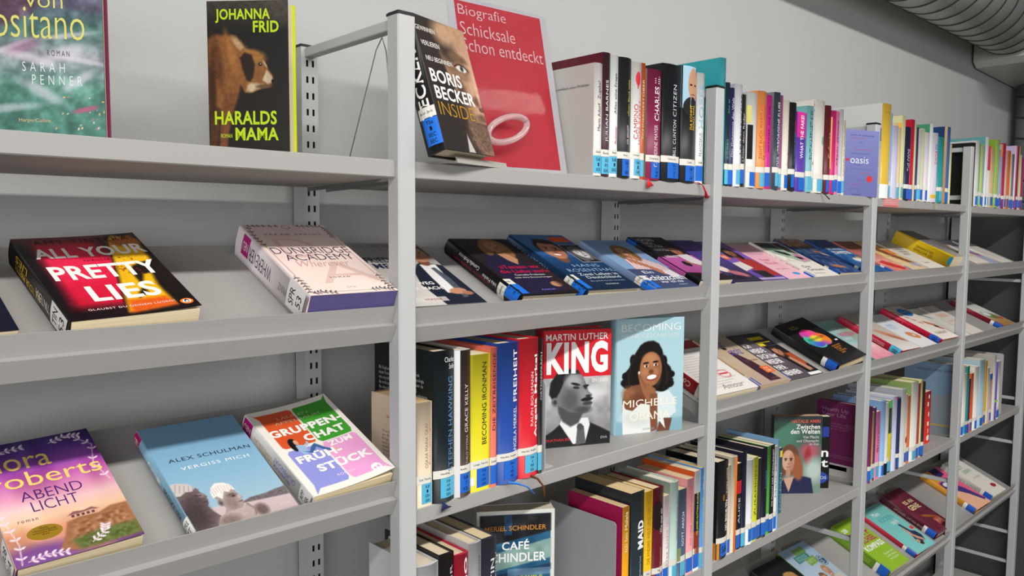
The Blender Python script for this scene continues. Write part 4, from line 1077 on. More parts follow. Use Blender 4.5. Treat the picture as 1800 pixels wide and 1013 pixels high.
# lowest trays
G4 = 'books lying on the lowest trays'
W, H = .150, .205
a = A_(W, H, '#17181a', 60); a.face(.66, .55, .2, .17, '#c58f70', '#a8804a', -10, '#6d4230')
lie('t5', 2, 'hardcover_book', 'black cover of a fair haired man cut by the bottom edge', 1.285, .01, -3, W, H, .020, True, '#17181a', art=a, group=G4)
W, H = .150, .210
a = A_(W, H, '#a9c0d2', 70); a.vg((0, '#b9c4cc'), (.5, '#b4c8d8'), (1, '#8fa9c0')); a.poly([(.22, .84), (.70, .86), (.68, .74), (.20, .72)], '#3f7f7a'); a.poly([(.36, .94), (.74, .95), (.73, .84), (.36, .84)], '#6d9a4a'); a.poly([(.45, .74), (.78, .76), (.76, .64), (.44, .62)], '#7aa04a')
a.face(.42, .38, .10, .09, '#c79a80', '#7a5a44', -6, '#8a5a44', smile=True); a.face(.68, .46, .10, .09, '#c9a084', '#a8885c', -4, '#8a5a44', smile=True); a.poly([(.25, .28), (.55, .30), (.6, .0), (.2, .0)], '#e2e2e2', .03); a.poly([(.55, .36), (.9, .38), (1, .1), (.6, .05)], '#d8cdc2', .03)
lie('t5', 2, 'paperback_book', 'pale blue advice book with two smiling faces and green title boxes', 1.445, .004, -2, W, H, .016, False, '#9ab4c8', art=a, group=G4, spine='#5f7f3a', texts=[
    F('#oval', .74, .54, .99, .72, '#23425e'), F('#oval', .755, .55, .975, .71, '#cfe0ea', e=.0001), F('#oval', .77, .56, .96, .70, '#2f5876', e=.0002), F('MEHR\nALS\nRAT', .80, .58, .93, .68, '#e4ecf0', e=.0003), F('ISOLDE', .25, .745, .62, .82, '#8fc0b8'), F('NERVEN', .40, .86, .70, .92, '#a8c890'), F('NETZ', .48, .66, .72, .72, '#c2d8a0')])
W, H = .134, .205
a = A_(W, H, '#8fb82c', 50)
lie('t5', 3, 'paperback_book', 'lime green nutrition book with pink and white capitals', 1.745, .002, -6, W, H, .034, False, '#7da826', art=a, group=G4, spine='#6d9a24', texts=[
    F('DER', .08, .80, .30, .87, WHITE, b=.03), F('STOFF', .08, .64, .92, .76, '#b5265c', b=.04), F('WECHSEL', .08, .52, .92, .62, '#b5265c', b=.03), F('KOMPASS', .08, .39, .95, .49, WHITE, b=.03), F('Gesund und\nleicht leben\nmit System', .45, .12, .92, .28, '#e4ecc8'), SP('STOFFWECHSEL', .3, .8, .3, .65, '#9cc04a')], labels=BL_(.034))
W, H = .150, .210
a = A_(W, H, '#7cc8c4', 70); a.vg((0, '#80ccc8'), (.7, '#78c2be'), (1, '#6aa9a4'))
a.poly([(.50, .14), (.62, .30), (.78, .36), (.90, .32), (.94, .22), (.84, .13), (.66, .12)], '#2b3050', .01); a.poly([(.55, .46), (.63, .44), (.70, .28), (.84, .16), (.80, .11), (.64, .22)], '#c99a80', .01); a.poly([(.62, .52), (.70, .54), (.78, .36), (.70, .32)], '#33385c', .01); a.ell(.66, .58, .03, .03, '#c99a80', .3, 40); a.ell(.58, .15, .06, .05, '#c99a80', .2); a.ell(.62, .11, .07, .03, '#2a1d1c', .3); a.line([(.45, .20), (.60, .30)], .012, '#c99a80'); a.rect(.86, .36, 1, .42, '#d8404a')
lie('t5', 3, 'hardcover_book', 'aqua exercise book of a woman in a floor stretch, red spine', 1.975, .002, -5, W, H, .016, True, '#b8283a', art=a, group=G4, spine='#b8283a', texts=[
    F('Mein', .22, .80, .52, .88, '#e8f4f2'), F('RÜCKEN', .22, .66, .84, .77, '#4aa8a4', b=.02), F('stark', .50, .56, .80, .64, '#e8f4f2')], labels=BL_(.016))
W, H = .140, .205
a = A_(W, H, '#6b2438', 50); a.noise(6, .1, 3); a.rect(.58, .12, .9, .26, '#d8604a'); a.ell(.6, .32, .3, .03, '#a8622c', .4, -20)
lie('t5', 3, 'hardcover_book', 'maroon book with cream title lettering behind the fourth upright', 2.172, .006, -6, W, H, .026, True, '#5c1c30', art=a, group=G4, spine='#4a1828', texts=[
    F('ISS AN', .30, .66, .80, .74, '#e4cfa0', b=.02), F('GENIE', .25, .52, .80, .63, '#e4cfa0', b=.03), F('MEHR', .62, .15, .86, .22, '#f0c8b8', e=.0001), SP('GENIE MACHT GEWICHT', .2, .75, .35, .65, '#b89a8c')], labels=BL_(.026))
W, H = .150, .215
a = A_(W, H, '#ea5f86', 60); a.poly([(0, 0), (1, 0), (.95, .14), (.7, .25), (.55, .40), (.20, .55), (.0, .62)], '#eeb796', .01); a.poly([(.05, .70), (.40, .72), (.75, .45), (.98, .10), (.86, .08), (.6, .30), (.3, .46), (.0, .56)], '#42327a', .01); a.poly([(0, .72), (.35, .75), (.3, 1), (0, 1)], '#e8a02a', .01); a.poly([(.34, 1), (.36, .78), (.8, .82), (.8, 1)], '#2c2660')
lie('t5', 4, 'hardcover_book', 'pink, peach and violet illustrated book with golden yellow spine', 2.550, .002, -4, W, H, .024, True, '#d8962a', art=a, group=G4, spine='#d8962a', texts=[F('#oval', .10, .58, .42, .68, '#e8e4f0')], labels=BL_(.024))
W, H = .140, .205
a = A_(W, H, '#e6e2d8', 50)
lie('t5', 4, 'paperback_book', 'thick white book with green title and small red oval, far right lowest tray', 2.725, .002, -9, W, H, .036, False, '#dcd8ce', art=a, group=G4, spine='#c4c2ba', texts=[
    F('GUT\nLEBEN', .25, .62, .75, .82, '#5a9a7a'), F('im Alter', .35, .45, .8, .5, '#a8a49c'), F('#oval', .60, .14, .88, .24, '#a82438'), SP('GUT LEBEN', .3, .8, .3, .7, '#8a9a90')], labels=BL_(.036))
# ------------------------------------------------------------------ rows of books standing spine out
R = lambda *a, **k: tuple(a) + (k,)
def T(body, v0, v1, c0, c1, hx, **o): return (body, v0, v1, c0, c1, hx, o)
W_, K_, Y_ = '#efede6', '#1a1b1e', '#e8b92a'
def rect(v0, v1, hx, c0=-.01, c1=1.01, **o): return ('#rect', v0, v1, c0, c1, hx, o)

row('s1', 1, (960, 60), 3.378, 'top shelf right of red sign', 'books on the top shelf right of the red sign', [
    R(278, 326, 172, 'h', '#c9c5c0', 'pale grey hardcover', sp='#d9d6d0', lab='L', name='Adorf', code=('Sdk', '1', 'ADO'), tx=[T('Mario Adorf   Zugabe!', .40, .84, .35, .75, '#4a4744')],
      raw=[('B', 'Die Lebensbilanz eines Weltstars', (.10, .80, .92, .825), '#3c3a38')]),
    R(326, 372, 110, 'h', '#5d1726', 'tall maroon hardcover', sp='#3c1e26', lab='L', name='Barnes', code=('XU', 'P3', 'BAR'), tx=[T('JULIAN BARNES', .28, .78, .34, .70, '#d9d3d2')]),
    R(372, 420, 124, 'h', '#c9d6dc', 'white hardcover with pale blue top', sp='#dfe2e1', lab='L', name='Baum', code=('Sdk', '1', 'BAU'), tx=[T('Alles eine Frage', .52, .85, .40, .75, '#33424a'), T('Moshammer', .27, .42, .45, .8, '#c04a50', sh=.3)]),
    R(420, 496, 140, 'h', '#16171a', 'black hardcover with small yellow title', sp='#1f2023', lab='B', name='Berg', code=('Sdk', '7', 'BER'), tx=[T('»Guten Abend, meine', .52, .82, .60, .80, '#d8c23a'), T('AXEL BERGHOFF', .28, .44, .55, .75, '#cfcfcf')]),
    R(496, 556, 168, 'h', '#dad8d4', 'white hardcover with red bird and lettering', lab='L', name='Campino', code=('Sdk', '1', 'CAM'), tx=[T('CAMPINO', .34, .64, .22, .54, '#c22a3c'), T('HOPE STREET', .30, .68, .62, .86, '#c8485a', b=-.01), ('#oval', .80, .92, .3, .75, '#c22a3c', {}), ('#rect', .775, .81, .45, .55, '#c22a3c', {})]),
    R(557, 580, 172, 'p', '#b9552e', 'slim rust orange paperback', lab='L', code=('', ''), tx=[T('SCHNEEGESTÖBER', .35, .86, .2, .7, '#e6c8a8')]),
    R(590, 674, 210, 'h', '#7d2046', 'wine red hardcover with white royal title', bk='#8f8c6c', pg='#d8d0b0', lab='B', name='Charles III.', code=('Dn', '1?', 'CHAR', 'MAY'), tx=[T('CHARLES III.', .54, .94, .42, .74, '#eae2e4', b=.01), T('MIT DEM HERZEN EINES KÖNIGS', .54, .93, .78, .88, '#c9a0b0'), T('CATHERINE MAYER', .12, .50, .42, .66, '#e0d2d8')]),
    R(680, 786, 180, 'h', '#14151b', 'thick black hardcover with silver serif title', sp='#191b1f', lab='B', name='Clinton, B.', code=('Erd', '11', 'CLI', 'CL'), tx=[T('CITIZEN', .56, .83, .50, .70, '#c9ced0', sp=1.1), T('BILL CLINTON', .22, .53, .52, .70, '#d6dadb', sp=1.1)]),
    R(792, 880, 192, 'h', '#1c1d1f', 'hardcover with bald man portrait on spine', lab='B', name='Carell', code=('Sdk', '7', 'CAR'), tx=[rect(.64, 1.0, '#9bbfd2'), ('#oval', .70, .99, .34, 1.0, '#b98a6c', {'e': .0001}), ('#oval', .56, .74, .10, 1.02, '#1c1d1f', {'e': .0002}), ('#rect', .835, .85, .42, .58, '#3a241c', {'e': .0003}), ('#rect', .835, .85, .74, .9, '#3a241c', {'e': .0003}), ('#rect', .755, .765, .5, .8, '#8c4f44', {'e': .0003}),
      T('DA KOMMT', .46, .67, .46, .62, Y_, e=.0003), T('NOCH WAS', .46, .67, .66, .80, Y_, e=.0003)]),
    R(884, 928, 232, 'h', '#d6d8d6', 'white hardcover with pale blue letters', lab='B', name='Hoffe', code=('',), tx=[T('HOFFE', .50, .90, .25, .7, '#7fb0c9'), T('FRANZISKUS', .25, .46, .3, .6, '#8a9298')]),
], near=True)

row('s1', 2, (1240, 80), 3.378, 'top shelf left of lavender book', 'books on the top shelf left of the lavender book', [
    R(72, 107, 74, 'h', '#1f7f8e', 'very tall turquoise hardcover', sp='#3f9fa8', bk='#2fa0aa', lab='', W=.27, raw=[('S', 'Kochen und Backen', (.35, .55, .6, .85), '#2a6a70', {})]),
    R(111, 134, 220, 'h', '#1c2c38', 'dark slate hardcover with teal script', lab='L', tx=[T('how to', .70, .84, .3, .8, '#4fb39a', sh=.3), T('women', .25, .45, .3, .8, '#5aa59a')]),
    R(135, 161, 252, 'h', '#262a58', 'navy hardcover with cream lettering', lab='B', tx=[T('Das Geheimnis der Welt', .30, .90, .3, .65, '#cfd2da')]),
    R(162, 206, 230, 'h', '#b9b9cc', 'lilac grey hardcover with black title', sp='#d3d5da', lab='L', tx=[T('LEBENSWEISE', .32, .90, .62, .90, '#33353c', sp=1.1)]),
    R(207, 229, 290, 'p', '#232326', 'slim black paperback with white lettering', lab='B', tx=[T('Unter dem Radar', .28, .80, .3, .7, '#c8c4b8')]),
    R(236, 295, 280, 'h', '#b7b8b4', 'white hardcover with black panel', sp='#d4d6d2', lab='B', tx=[('#rect', .30, .66, -.3, .45, '#17171a', {}), ('#rect', .68, .86, -.02, .3, '#c8c06a', {})]),
    R(297, 350, 272, 'h', '#dd8d4c', 'peach orange hardcover', lab='L', tx=[T('ZIEHT EUCH WARM AN,', .30, .88, .20, .46, '#c8582e'), T('ES WIRD NOCH HEISSER!', .30, .88, .54, .80, '#c8582e')]),
    R(352, 383, 294, 'p', '#c22a86', 'magenta paperback with dark lettering', lab='B', tx=[T('MÄNNER, DIE DIE', .40, .88, .3, .7, '#3c2240')]),
    R(394, 432, 279, 'h', '#767d80', 'slate hardcover with white title', sp='#323c48', lab='L', tx=[T('DER VERBORGENE FLUSS', .24, .90, .4, .72, '#e2e4e4')]),
    R(433, 448, 296, 'p', '#8a4a7c', 'slim plum paperback', lab='L'),
    R(449, 486, 325, 'h', '#ddd6c8', 'cream hardcover with red lettering', lab='B', tx=[T('Die Kunst, sich zu irren', .28, .92, .6, .85, '#bf4c40')]),
    R(488, 527, 340, 'h', '#1a1a1d', 'black hardcover with red and teal title', lab='B', tx=[T('DIE MEINUNGS', .30, .66, .5, .8, '#3f8a92'), T('MACHER', .66, .80, .5, .8, '#c23a44')]),
    R(530, 589, 396, 'p', '#5a3aa0', 'violet and magenta paperback', sp='#5a3aa0', lab='B', tx=[rect(.68, 1.0, '#c22a8a'), T('WHAT THE FAKE!', .42, .96, .36, .66, '#f0e8f2', b=.01, e=.0002)]),
    R(590, 628, 360, 'h', '#74aeb4', 'teal hardcover with dark title', lab='L', tx=[T('ENTWAFFNET SIE!', .38, .94, .32, .74, '#213c44', b=.01)]),
    R(629, 636, 327, 'p', '#dcd8d4', 'slim white paperback with dotted top', lab='L', tx=[('#oval', .94, .97, .2, .6, '#b8323c', {}), ('#oval', .88, .91, .3, .8, '#3a4a9a', {}), ('#oval', .30, .34, .2, .8, '#d86a2a', {})]),
    R(638, 694, 327, 'h', '#d9d6cc', 'ivory hardcover with green oval', lab='L', tx=[('#oval', .52, .62, .62, .95, '#7d9482', {})]),
    R(698, 732, 358, 'h', '#5c1a22', 'dark maroon hardcover', lab='B', tx=[T('Zuflucht', .40, .7, .4, .7, '#c89a86')]),
    R(734, 764, 388, 'h', '#bd2268', 'bright magenta hardcover', lab='B', tx=[('#rect', .3, .92, .0, .12, '#e0a060', {})]),
    R(765, 783, 391, 'p', '#dc7aa4', 'slim pink paperback', lab='B', tx=[T('Mein Glück', .35, .9, .3, .7, '#5c2a44', sh=.2)]),
    R(784, 806, 380, 'h', '#b5b6b8', 'grey and yellow slim hardcover', lab='B', tx=[('#rect', .18, 1.0, .72, 1.0, '#d8c22c', {})]),
    R(807, 822, 444, 'p', '#dedbc4', 'short cream yellow paperback', lab='L', tx=[T('AUFSTEHEN UND WEITERGEHEN', .25, .95, .3, .7, '#8a8438')]),
])

row('s1', 3, (1480, 0), 2.53, 'top shelf right of lavender book', 'books on the top shelf right of the lavender book', [
    R(166, 205, 462, 'h', '#d9b23c', 'tall yellow hardcover with white foot', sp='#d6b13e', lab='', bk='#d3d6d4', W=.135, raw=[('B', '#rect', (.0, .60, 1, .74), '#5f7fc0'), ('B', '#rect', (.0, .52, 1, .60), '#a9c4dc'), ('S', '#rect', (0, 0, 1.01, .15), '#f0f0ee', {}), ('S', 'kochen', (.2, .90, .8, .935), '#b08e2c', {'d': 'flat'})]),
    R(206, 213, 505, 'p', '#8fb0d4', 'slim light blue paperback', lab='L'),
    R(214, 240, 560, 'h', '#c3c3dc', 'lavender white hardcover', lab=''),
    R(241, 254, 545, 'p', '#dcc79a', 'slim tan paperback with orange top', lab='L', tx=[rect(.93, 1.0, '#dfa030')]),
    R(255, 271, 515, 'p', '#d8d8a6', 'pale lemon paperback', lab='L'),
    R(272, 296, 566, 'h', '#1d2440', 'navy hardcover', lab='B', tx=[T('THE CODE', .4, .7, .3, .7, '#c8cdd8')]),
    R(297, 312, 532, 'p', '#b81a38', 'crimson paperback', lab='B'),
    R(313, 321, 550, 'p', '#d6cf9a', 'slim straw coloured paperback', lab=''),
    R(322, 331, 567, 'p', '#322e62', 'slim indigo paperback', lab='B'),
    R(332, 346, 574, 'h', '#c0bfb6', 'light grey hardcover', lab='L'),
    R(347, 358, 572, 'p', '#ccd3a8', 'pale green paperback', lab='B'),
    R(359, 378, 590, 'h', '#d5cbd2', 'pale rose hardcover', lab='B'),
    R(379, 393, 552, 'h', '#3a8a64', 'white spined hardcover with green cover', sp='#dadfdc', bk='#3f8f6a', lab=''),
    R(394, 417, 592, 'h', '#cdc6d4', 'lilac hardcover with coloured letters', lab='', tx=[T('EMDR', .55, .75, .3, .7, '#c84a4a'), T('PSI', .76, .86, .3, .7, '#5a6ac0'), ('#rect', .06, .11, .0, .7, '#e0b030', {})]),
    R(418, 444, 610, 'h', '#2c8f8e', 'teal hardcover', lab='L'),
    R(445, 471, 565, 'h', '#1d3f74', 'tall blue hardcover with tan stripe', sp='#3f5f9e', bk='#173a6a', lab='B', tx=[('#rect', 0, 1, .0, .25, '#a88a64', {})]),
    R(472, 480, 642, 'p', '#dcd8a0', 'slim pale yellow paperback', lab=''),
])
row('s1', 4, (1640, 220), 11.25, 'far right end of top shelf', 'books at the far right end of the top shelf', [
    R(720, 790, 350, 'h', '#131416', 'black folder with white label', sp='#131416', lab='', W=.19, raw=[('B', '#rect', (.55, .10, .9, .17), '#c9c9c6')]),
    R(791, 870, 312, 'h', '#c4c2c8', 'grey white hardcover', sp='#cfcdc6', lab='B', W=.14),
    R(871, 905, 372, 'p', '#6fae8c', 'slim green paperback', lab='L'),
    R(906, 955, 378, 'p', '#c6cc6a', 'yellow green paperback', lab='B'),
    R(956, 985, 420, 'p', '#7fa8bc', 'slim dusty blue paperback', lab='B'),
    R(986, 1040, 237, 'h', '#4f8f96', 'tall teal hardcover with white spine', sp='#d2d4d2', bk='#5a979c', lab='B', W=.2),
    R(1041, 1090, 412, 'h', '#d4d2ce', 'white hardcover with crimson top', lab='L', tx=[rect(.60, 1.0, '#b4304c')]),
    R(1100, 1180, 468, 'p', '#d6b884', 'beige paperback', lab='B'),
    R(1185, 1262, 288, 'h', '#7a9c36', 'tall leaf green hardcover', sp='#98b460', bk='#7a9c36', lab='B', tx=[('#rect', 0, 1, .82, 1.0, '#d8dcc8', {})]),
    R(1263, 1300, 490, 'p', '#b8b4cc', 'lilac paperback', lab='B'),
    R(1301, 1335, 380, 'p', '#8fb0c8', 'light blue paperback with rust top', lab='B', tx=[rect(.80, 1.0, '#c87a3a')]),
    R(1340, 1385, 362, 'h', '#a82044', 'narrow crimson hardcover', lab='B'),
    R(1386, 1435, 512, 'p', '#dcc4bc', 'pale pink paperback', lab='B'),
    R(1440, 1495, 507, 'p', '#d86a34', 'bright orange paperback', lab='B'),
    R(1496, 1530, 562, 'p', '#d8cfae', 'cream paperback', lab='B'),
    R(1531, 1572, 577, 'p', '#7c6480', 'mauve paperback', lab='B'),
    R(1573, 1600, 410, 'h', '#b9a8cc', 'tall lilac and white hardcover', sp='#dad6da', lab='B'),
    R(1601, 1645, 412, 'h', '#27224a', 'indigo hardcover with magenta edge', lab='B', tx=[('#rect', 0, 1, .0, .25, '#b8306a', {})]),
    R(1646, 1680, 412, 'p', '#d6b838', 'golden yellow paperback', lab='B'),
    R(1681, 1715, 590, 'p', '#e2d8c8', 'short cream paperback', lab='B'),
    R(1716, 1760, 650, 'p', '#b02a5c', 'short magenta paperback', lab='B'),
])

row('s3', 1, (640, 560), 2.978, 'row left of the portrait covers', 'books on the shelf left of the portrait covers', [
    R(276, 356, 440, 'p', '#dccbb0', 'small worn beige paperback', bk='#d8c4ae', pg='#d8b98a', lab='L', name='Graf, Thomas', code=('Xdf', '1', 'GRA', 'GRA'), W=.115, tx=[T('OSKAR MARIA GRAF', .37, .80, .52, .72, '#8d7d68', b=-.01), T('Erinnerungen', .40, .82, .78, .9, '#c86a50')],
      raw=[('B', 'das Buch', (.35, .78, .65, .81), '#c86a50'), ('B', 'Vom 22. April\nan Berlin zurück\nfolgt dem Mann\nseiner Wahl und\nverbrachte die\nletzten Jahre\ndort am See', (.25, .40, .85, .66), '#7d6f62')]),
    R(362, 470, 170, 'h', '#0d171b', 'thick black green hardcover with light blue title', sp='#101c22', lab='L', name='Hawking', code=('Uck', '41', 'HAW', 'SEI'), W=.15, tx=[T('STEPHEN HAWKING', .20, .83, .62, .86, '#5d86b4'), ('Charles\nSeife', .88, .96, .45, .95, '#d8dcdc', {'d': 'flat', 'al': 'RIGHT'})],
      raw=[('B', 'Als Stephen Hawking nach vielen Jahren mit\nseiner Forschung begann, schien die Kosmologie\neine verschlafene Ecke zu sein. Er starb, war sie\ndas wohl aufregendste Gebiet der Physik,\ndas einen Nobelpreis nach dem anderen einheimste.\nUnd Stephen Hawking hatte viel dazu getan,\nwenn nicht am meisten beigetragen.', (.08, .60, .92, .84), '#c9cfcf')]),
    R(471, 555, 165, 'h', '#d9d7d8', 'brown spined hardcover with white boards', sp='#3e2f2b', lab='B', name='Kelly', code=('Sdk', '7', 'KEL'), tx=[('#rect', 0, 1, -.3, .28, '#d9d7d8', {}), T('GRACE KELLY', .44, .77, .52, .74, '#d8d0cc'), T('THILO WYDRA', .22, .42, .6, .74, '#c2b8b2')]),
    R(557, 658, 188, 'p', '#d8cf2a', 'bright yellow paperback with black title', sp='#d9cf28', lab='B', name='Lange, Patrick', code=('Ybl', '41', 'LAN', 'LAN'), W=.13, tx=[T('BECOMING IRONMAN', .34, .94, .55, .78, '#24241c'), ('#rect', .05, .11, -.02, .18, '#e8e6de', {})]),
    R(659, 692, 152, 'h', '#e0705c', 'slim coral hardcover', lab='B', name='Lansen', code=('', '', ''), tx=[T('DIE ZEITREISENDE', .41, .96, .3, .66, '#24272c')]),
    R(695, 804, 128, 'h', '#23489a', 'thick royal blue hardcover with white title', lab='B', name='Merkel, Angela', code=('Emn', '4', 'MER', 'MER'), tx=[T('FREIHEIT', .58, .95, .66, .88, '#eef0f2', b=.01), T('ANGELA MERKEL', .20, .54, .68, .86, '#eef0f2')],
      rib=[('#3d86e0', [(.004, .0015, .020), (-.006, .0015, .020), (-.014, .0, .030), (-.019, -.008, .048), (-.020, -.022, .062)], .0026)]),
    R(806, 906, 105, 'h', '#cf1f2e', 'thick red hardcover with white title', lab='L', name='Merkel, Angela', code=('Emn', '4', 'MER', 'BOL'), tx=[T('Angela Merkel', .28, .88, .72, .95, '#f0eeee', b=.03), T('RALPH BOLLMANN', .37, .76, .52, .66, '#f0d8d8')],
      rib=[('#6e4228', [(.004, .0015, .024), (-.006, .0015, .024), (-.014, -.002, .030), (-.019, -.014, .038), (-.020, -.034, .040)], .0028)]),
    R(908, 930, 106, 'h', '#1d1c1d', 'slim black hardcover beside grey bookend', lab='L', tx=[T('ORTSGESPRÄCH', .55, .9, .3, .7, '#c8c4c0')]),
], near=True)

row('s4', 1, (640, 820), 5.0, 'bottom row left of café cover', 'books on the lowest near shelf left of the café cover', [
    R(470, 652, 865, 'h', '#d6d8dc', 'white hardcover with black lettering', bk='#c9cbd0', pg='#e6d8c0', lab='', tx=[T('ERZ', .40, .84, .52, .85, '#1a1b1e', b=.03)], W=.125, raw=[('B', 'ERGREIFEND,', (.12, .66, .95, .72), '#2c2e33')]),
    R(656, 788, 770, 'h', '#1b1b1c', 'thick black hardcover with grey lettering', pg='#e8d8b8', lab='', tx=[T('IN MIR', .60, .92, .62, .8, '#c8c8c4')]),
    R(791, 912, 770, 'h', '#c61f3d', 'red hardcover with white block capitals', pg='#e8d8b8', lab='', tx=[T('QIMO', .55, .97, .58, .9, '#f0e8e8', b=.03)]),
    R(915, 1024, 670, 'h', '#bfc1c4', 'light grey hardcover with cream pages', pg='#e8d8b8', lab='', tx=[T('UND NIE GENUG', .40, .9, .7, .84, '#54575c')]),
    R(1028, 1158, 628, 'h', '#343544', 'thick slate violet hardcover with silver title', pg='#e6d2ac', lab='', tx=[T('BRITTIN', .45, .85, .48, .74, '#d8d9de', b=.01), T('ALLES BLEIBEN', .42, .88, .82, .94, '#b9bac4')]),
], near=True)
row('s4', 1, (960, 780), 4.347, 'bottom row right of grey bookend', 'books on the lowest near shelf right of the bookend', [
    R(575, 626, 485, 'p', '#a51a50', 'crimson paperback with amber spine', sp='#eaa21a', bk='#a51a50', pg='#dcc49a', lab='B', W=.135, tx=[T('Ich bin Malala', .55, .95, .3, .72, '#f2e2b8')]),
    R(638, 738, 372, 'p', '#26333a', 'dark slate paperback with heavy white title', bk='#262c30', pg='#e2c99c', lab='B', W=.14, name='Land', tx=[T('MAID', .47, .73, .50, .94, '#eef0f0', b=.04), T('Stephanie Land', .22, .40, .65, .8, '#c9d0d2')]),
    R(742, 803, 366, 'p', '#eab920', 'golden yellow paperback', pg='#e6cc9c', lab='B', name='Mann', tx=[T('DIE ANDERE WELT UND DER WEG', .30, .95, .35, .68, '#a07a18')]),
    R(806, 884, 340, 'h', '#641422', 'dark red hardcover with photo spine', pg='#e6d2ac', lab='B', name='Pak', tx=[('#oval', .60, .88, -.1, .8, '#241416', {}), T('Wie man ein', .56, .80, .50, .74, '#c9d8dc', e=.0002), T('Jule Pakravan', .12, .42, .5, .7, '#d8a06a')]),
    R(887, 932, 398, 'p', '#e4dad8', 'white paperback with pink lettering', pg='#e8d2a8', lab='B', tx=[T('Das Licht in uns', .22, .90, .5, .8, '#d08a98')]),
    R(935, 998, 292, 'h', '#b9d2c8', 'mint hardcover', bk='#8a9a8e', pg='#e8e0cc', lab='L', tx=[T('WENN DER HIMMEL FÄLLT', .42, .86, .6, .8, '#4a5e58')]),
    R(1001, 1062, 350, 'p', '#4d5a72', 'slate blue paperback with white title', pg='#dcc8a0', lab='L', tx=[T('GOTT, ARSCH', .36, .74, .42, .74, '#e4e6ea'), ('#rect', .2, .35, .0, .35, '#7d9060', {})]),
    R(1064, 1118, 268, 'p', '#e59aa0', 'salmon pink paperback', pg='#dcc8a0', lab='B', tx=[T('DIE LIEBE KOMMT SPÄTER', .30, .92, .5, .75, '#c85a6c')]),
    R(1120, 1166, 210, 'p', '#c8521c', 'orange covered paperback with white spine', sp='#d9dcdc', bk='#c8521c', lab='B', tx=[rect(.15, .40, '#8a3624'), rect(.40, .78, '#1f2022'), T('MR JAMES HUTTON AUGUST', .36, .80, .4, .7, '#e8d84a', e=.0002)]),
    R(1168, 1212, 183, 'p', '#4a9ae0', 'sky blue paperback with yellow title', pg='#e4c890', lab='L', tx=[T('DO WHAT YOU CAN\'T', .25, .70, .35, .7, '#e8d43a', d='down', b=.02), T('TOM BELZ', .78, .93, .35, .65, '#d0e0ee', d='down')]),
], near=True)
row('s4', 2, (1240, 700), 3.377, 'row left of green portrait cover', 'books on the shelf left of the green portrait cover', [
    R(62, 124, 376, 'h', '#151517', 'black hardcover with orange foot', lab='B', tx=[rect(0, .17, '#d98a2a', -.5, .2), T('ALL SHINE ON', .28, .60, .62, .92, '#f0eeea', b=.02, d='down'), T('ELLIOT MINTZ', .66, .92, .68, .88, '#f0eeea', d='down'), T('creative', .60, .66, .35, .5, '#d98a2a')], code=('Sdk',)),
    R(127, 144, 398, 'p', '#d8c9b4', 'slim cream paperback', lab='B'),
    R(145, 178, 348, 'h', '#cfc4ae', 'cream hardcover with orange edge', lab='', tx=[('#rect', 0, 1, .35, 1.02, '#e0762a', {})]),
    R(180, 206, 388, 'p', '#19191b', 'black paperback with red top panel', lab='B', tx=[rect(.65, .80, '#b8262e'), T('ALICE', .30, .6, .3, .7, '#d8d8d4')]),
    R(208, 234, 322, 'h', '#1b1d33', 'midnight blue hardcover', lab='L', bk='#1b1d33'),
    R(236, 274, 366, 'h', '#dcdfe2', 'white hardcover', lab='B', tx=[T('SCHWEIGEN', .3, .6, .5, .8, '#b4b8c0')]),
    R(275, 302, 352, 'p', '#c9ce2a', 'lime yellow paperback', lab='B', tx=[T('ZUSAMMEN', .3, .9, .3, .7, '#5a5c14')]),
    R(303, 325, 358, 'p', '#3c3c34', 'olive black paperback', lab='B'),
    R(328, 357, 298, 'h', '#14152a', 'very dark navy hardcover', lab='B', tx=[T('KOSMOS', .55, .75, .4, .7, '#4a7ab8')]),
    R(358, 375, 286, 'p', '#4fa03c', 'grass green paperback', lab='B'),
    R(376, 400, 278, 'p', '#1a1a1b', 'black paperback with white title', lab='B', tx=[T('DIE MACHT DER GEWOHNHEIT', .30, .95, .4, .7, '#e0e0dc')]),
    R(401, 418, 286, 'p', '#e2e0da', 'slim white paperback', lab='B', tx=[T('Mehr Mut', .4, .9, .3, .7, '#7a7a78')]),
    R(419, 427, 248, 'h', '#7fa8d0', 'slim light blue hardcover', lab=''),
    R(432, 449, 296, 'p', '#2c5a5e', 'dark teal paperback standing alone', lab='', y=.075, tx=[T('GOLDEN', .05, .62, .25, .8, '#7fb8b4'), ('#rect', .86, .96, .1, .9, '#d8c83a', {})]),
], near=True)
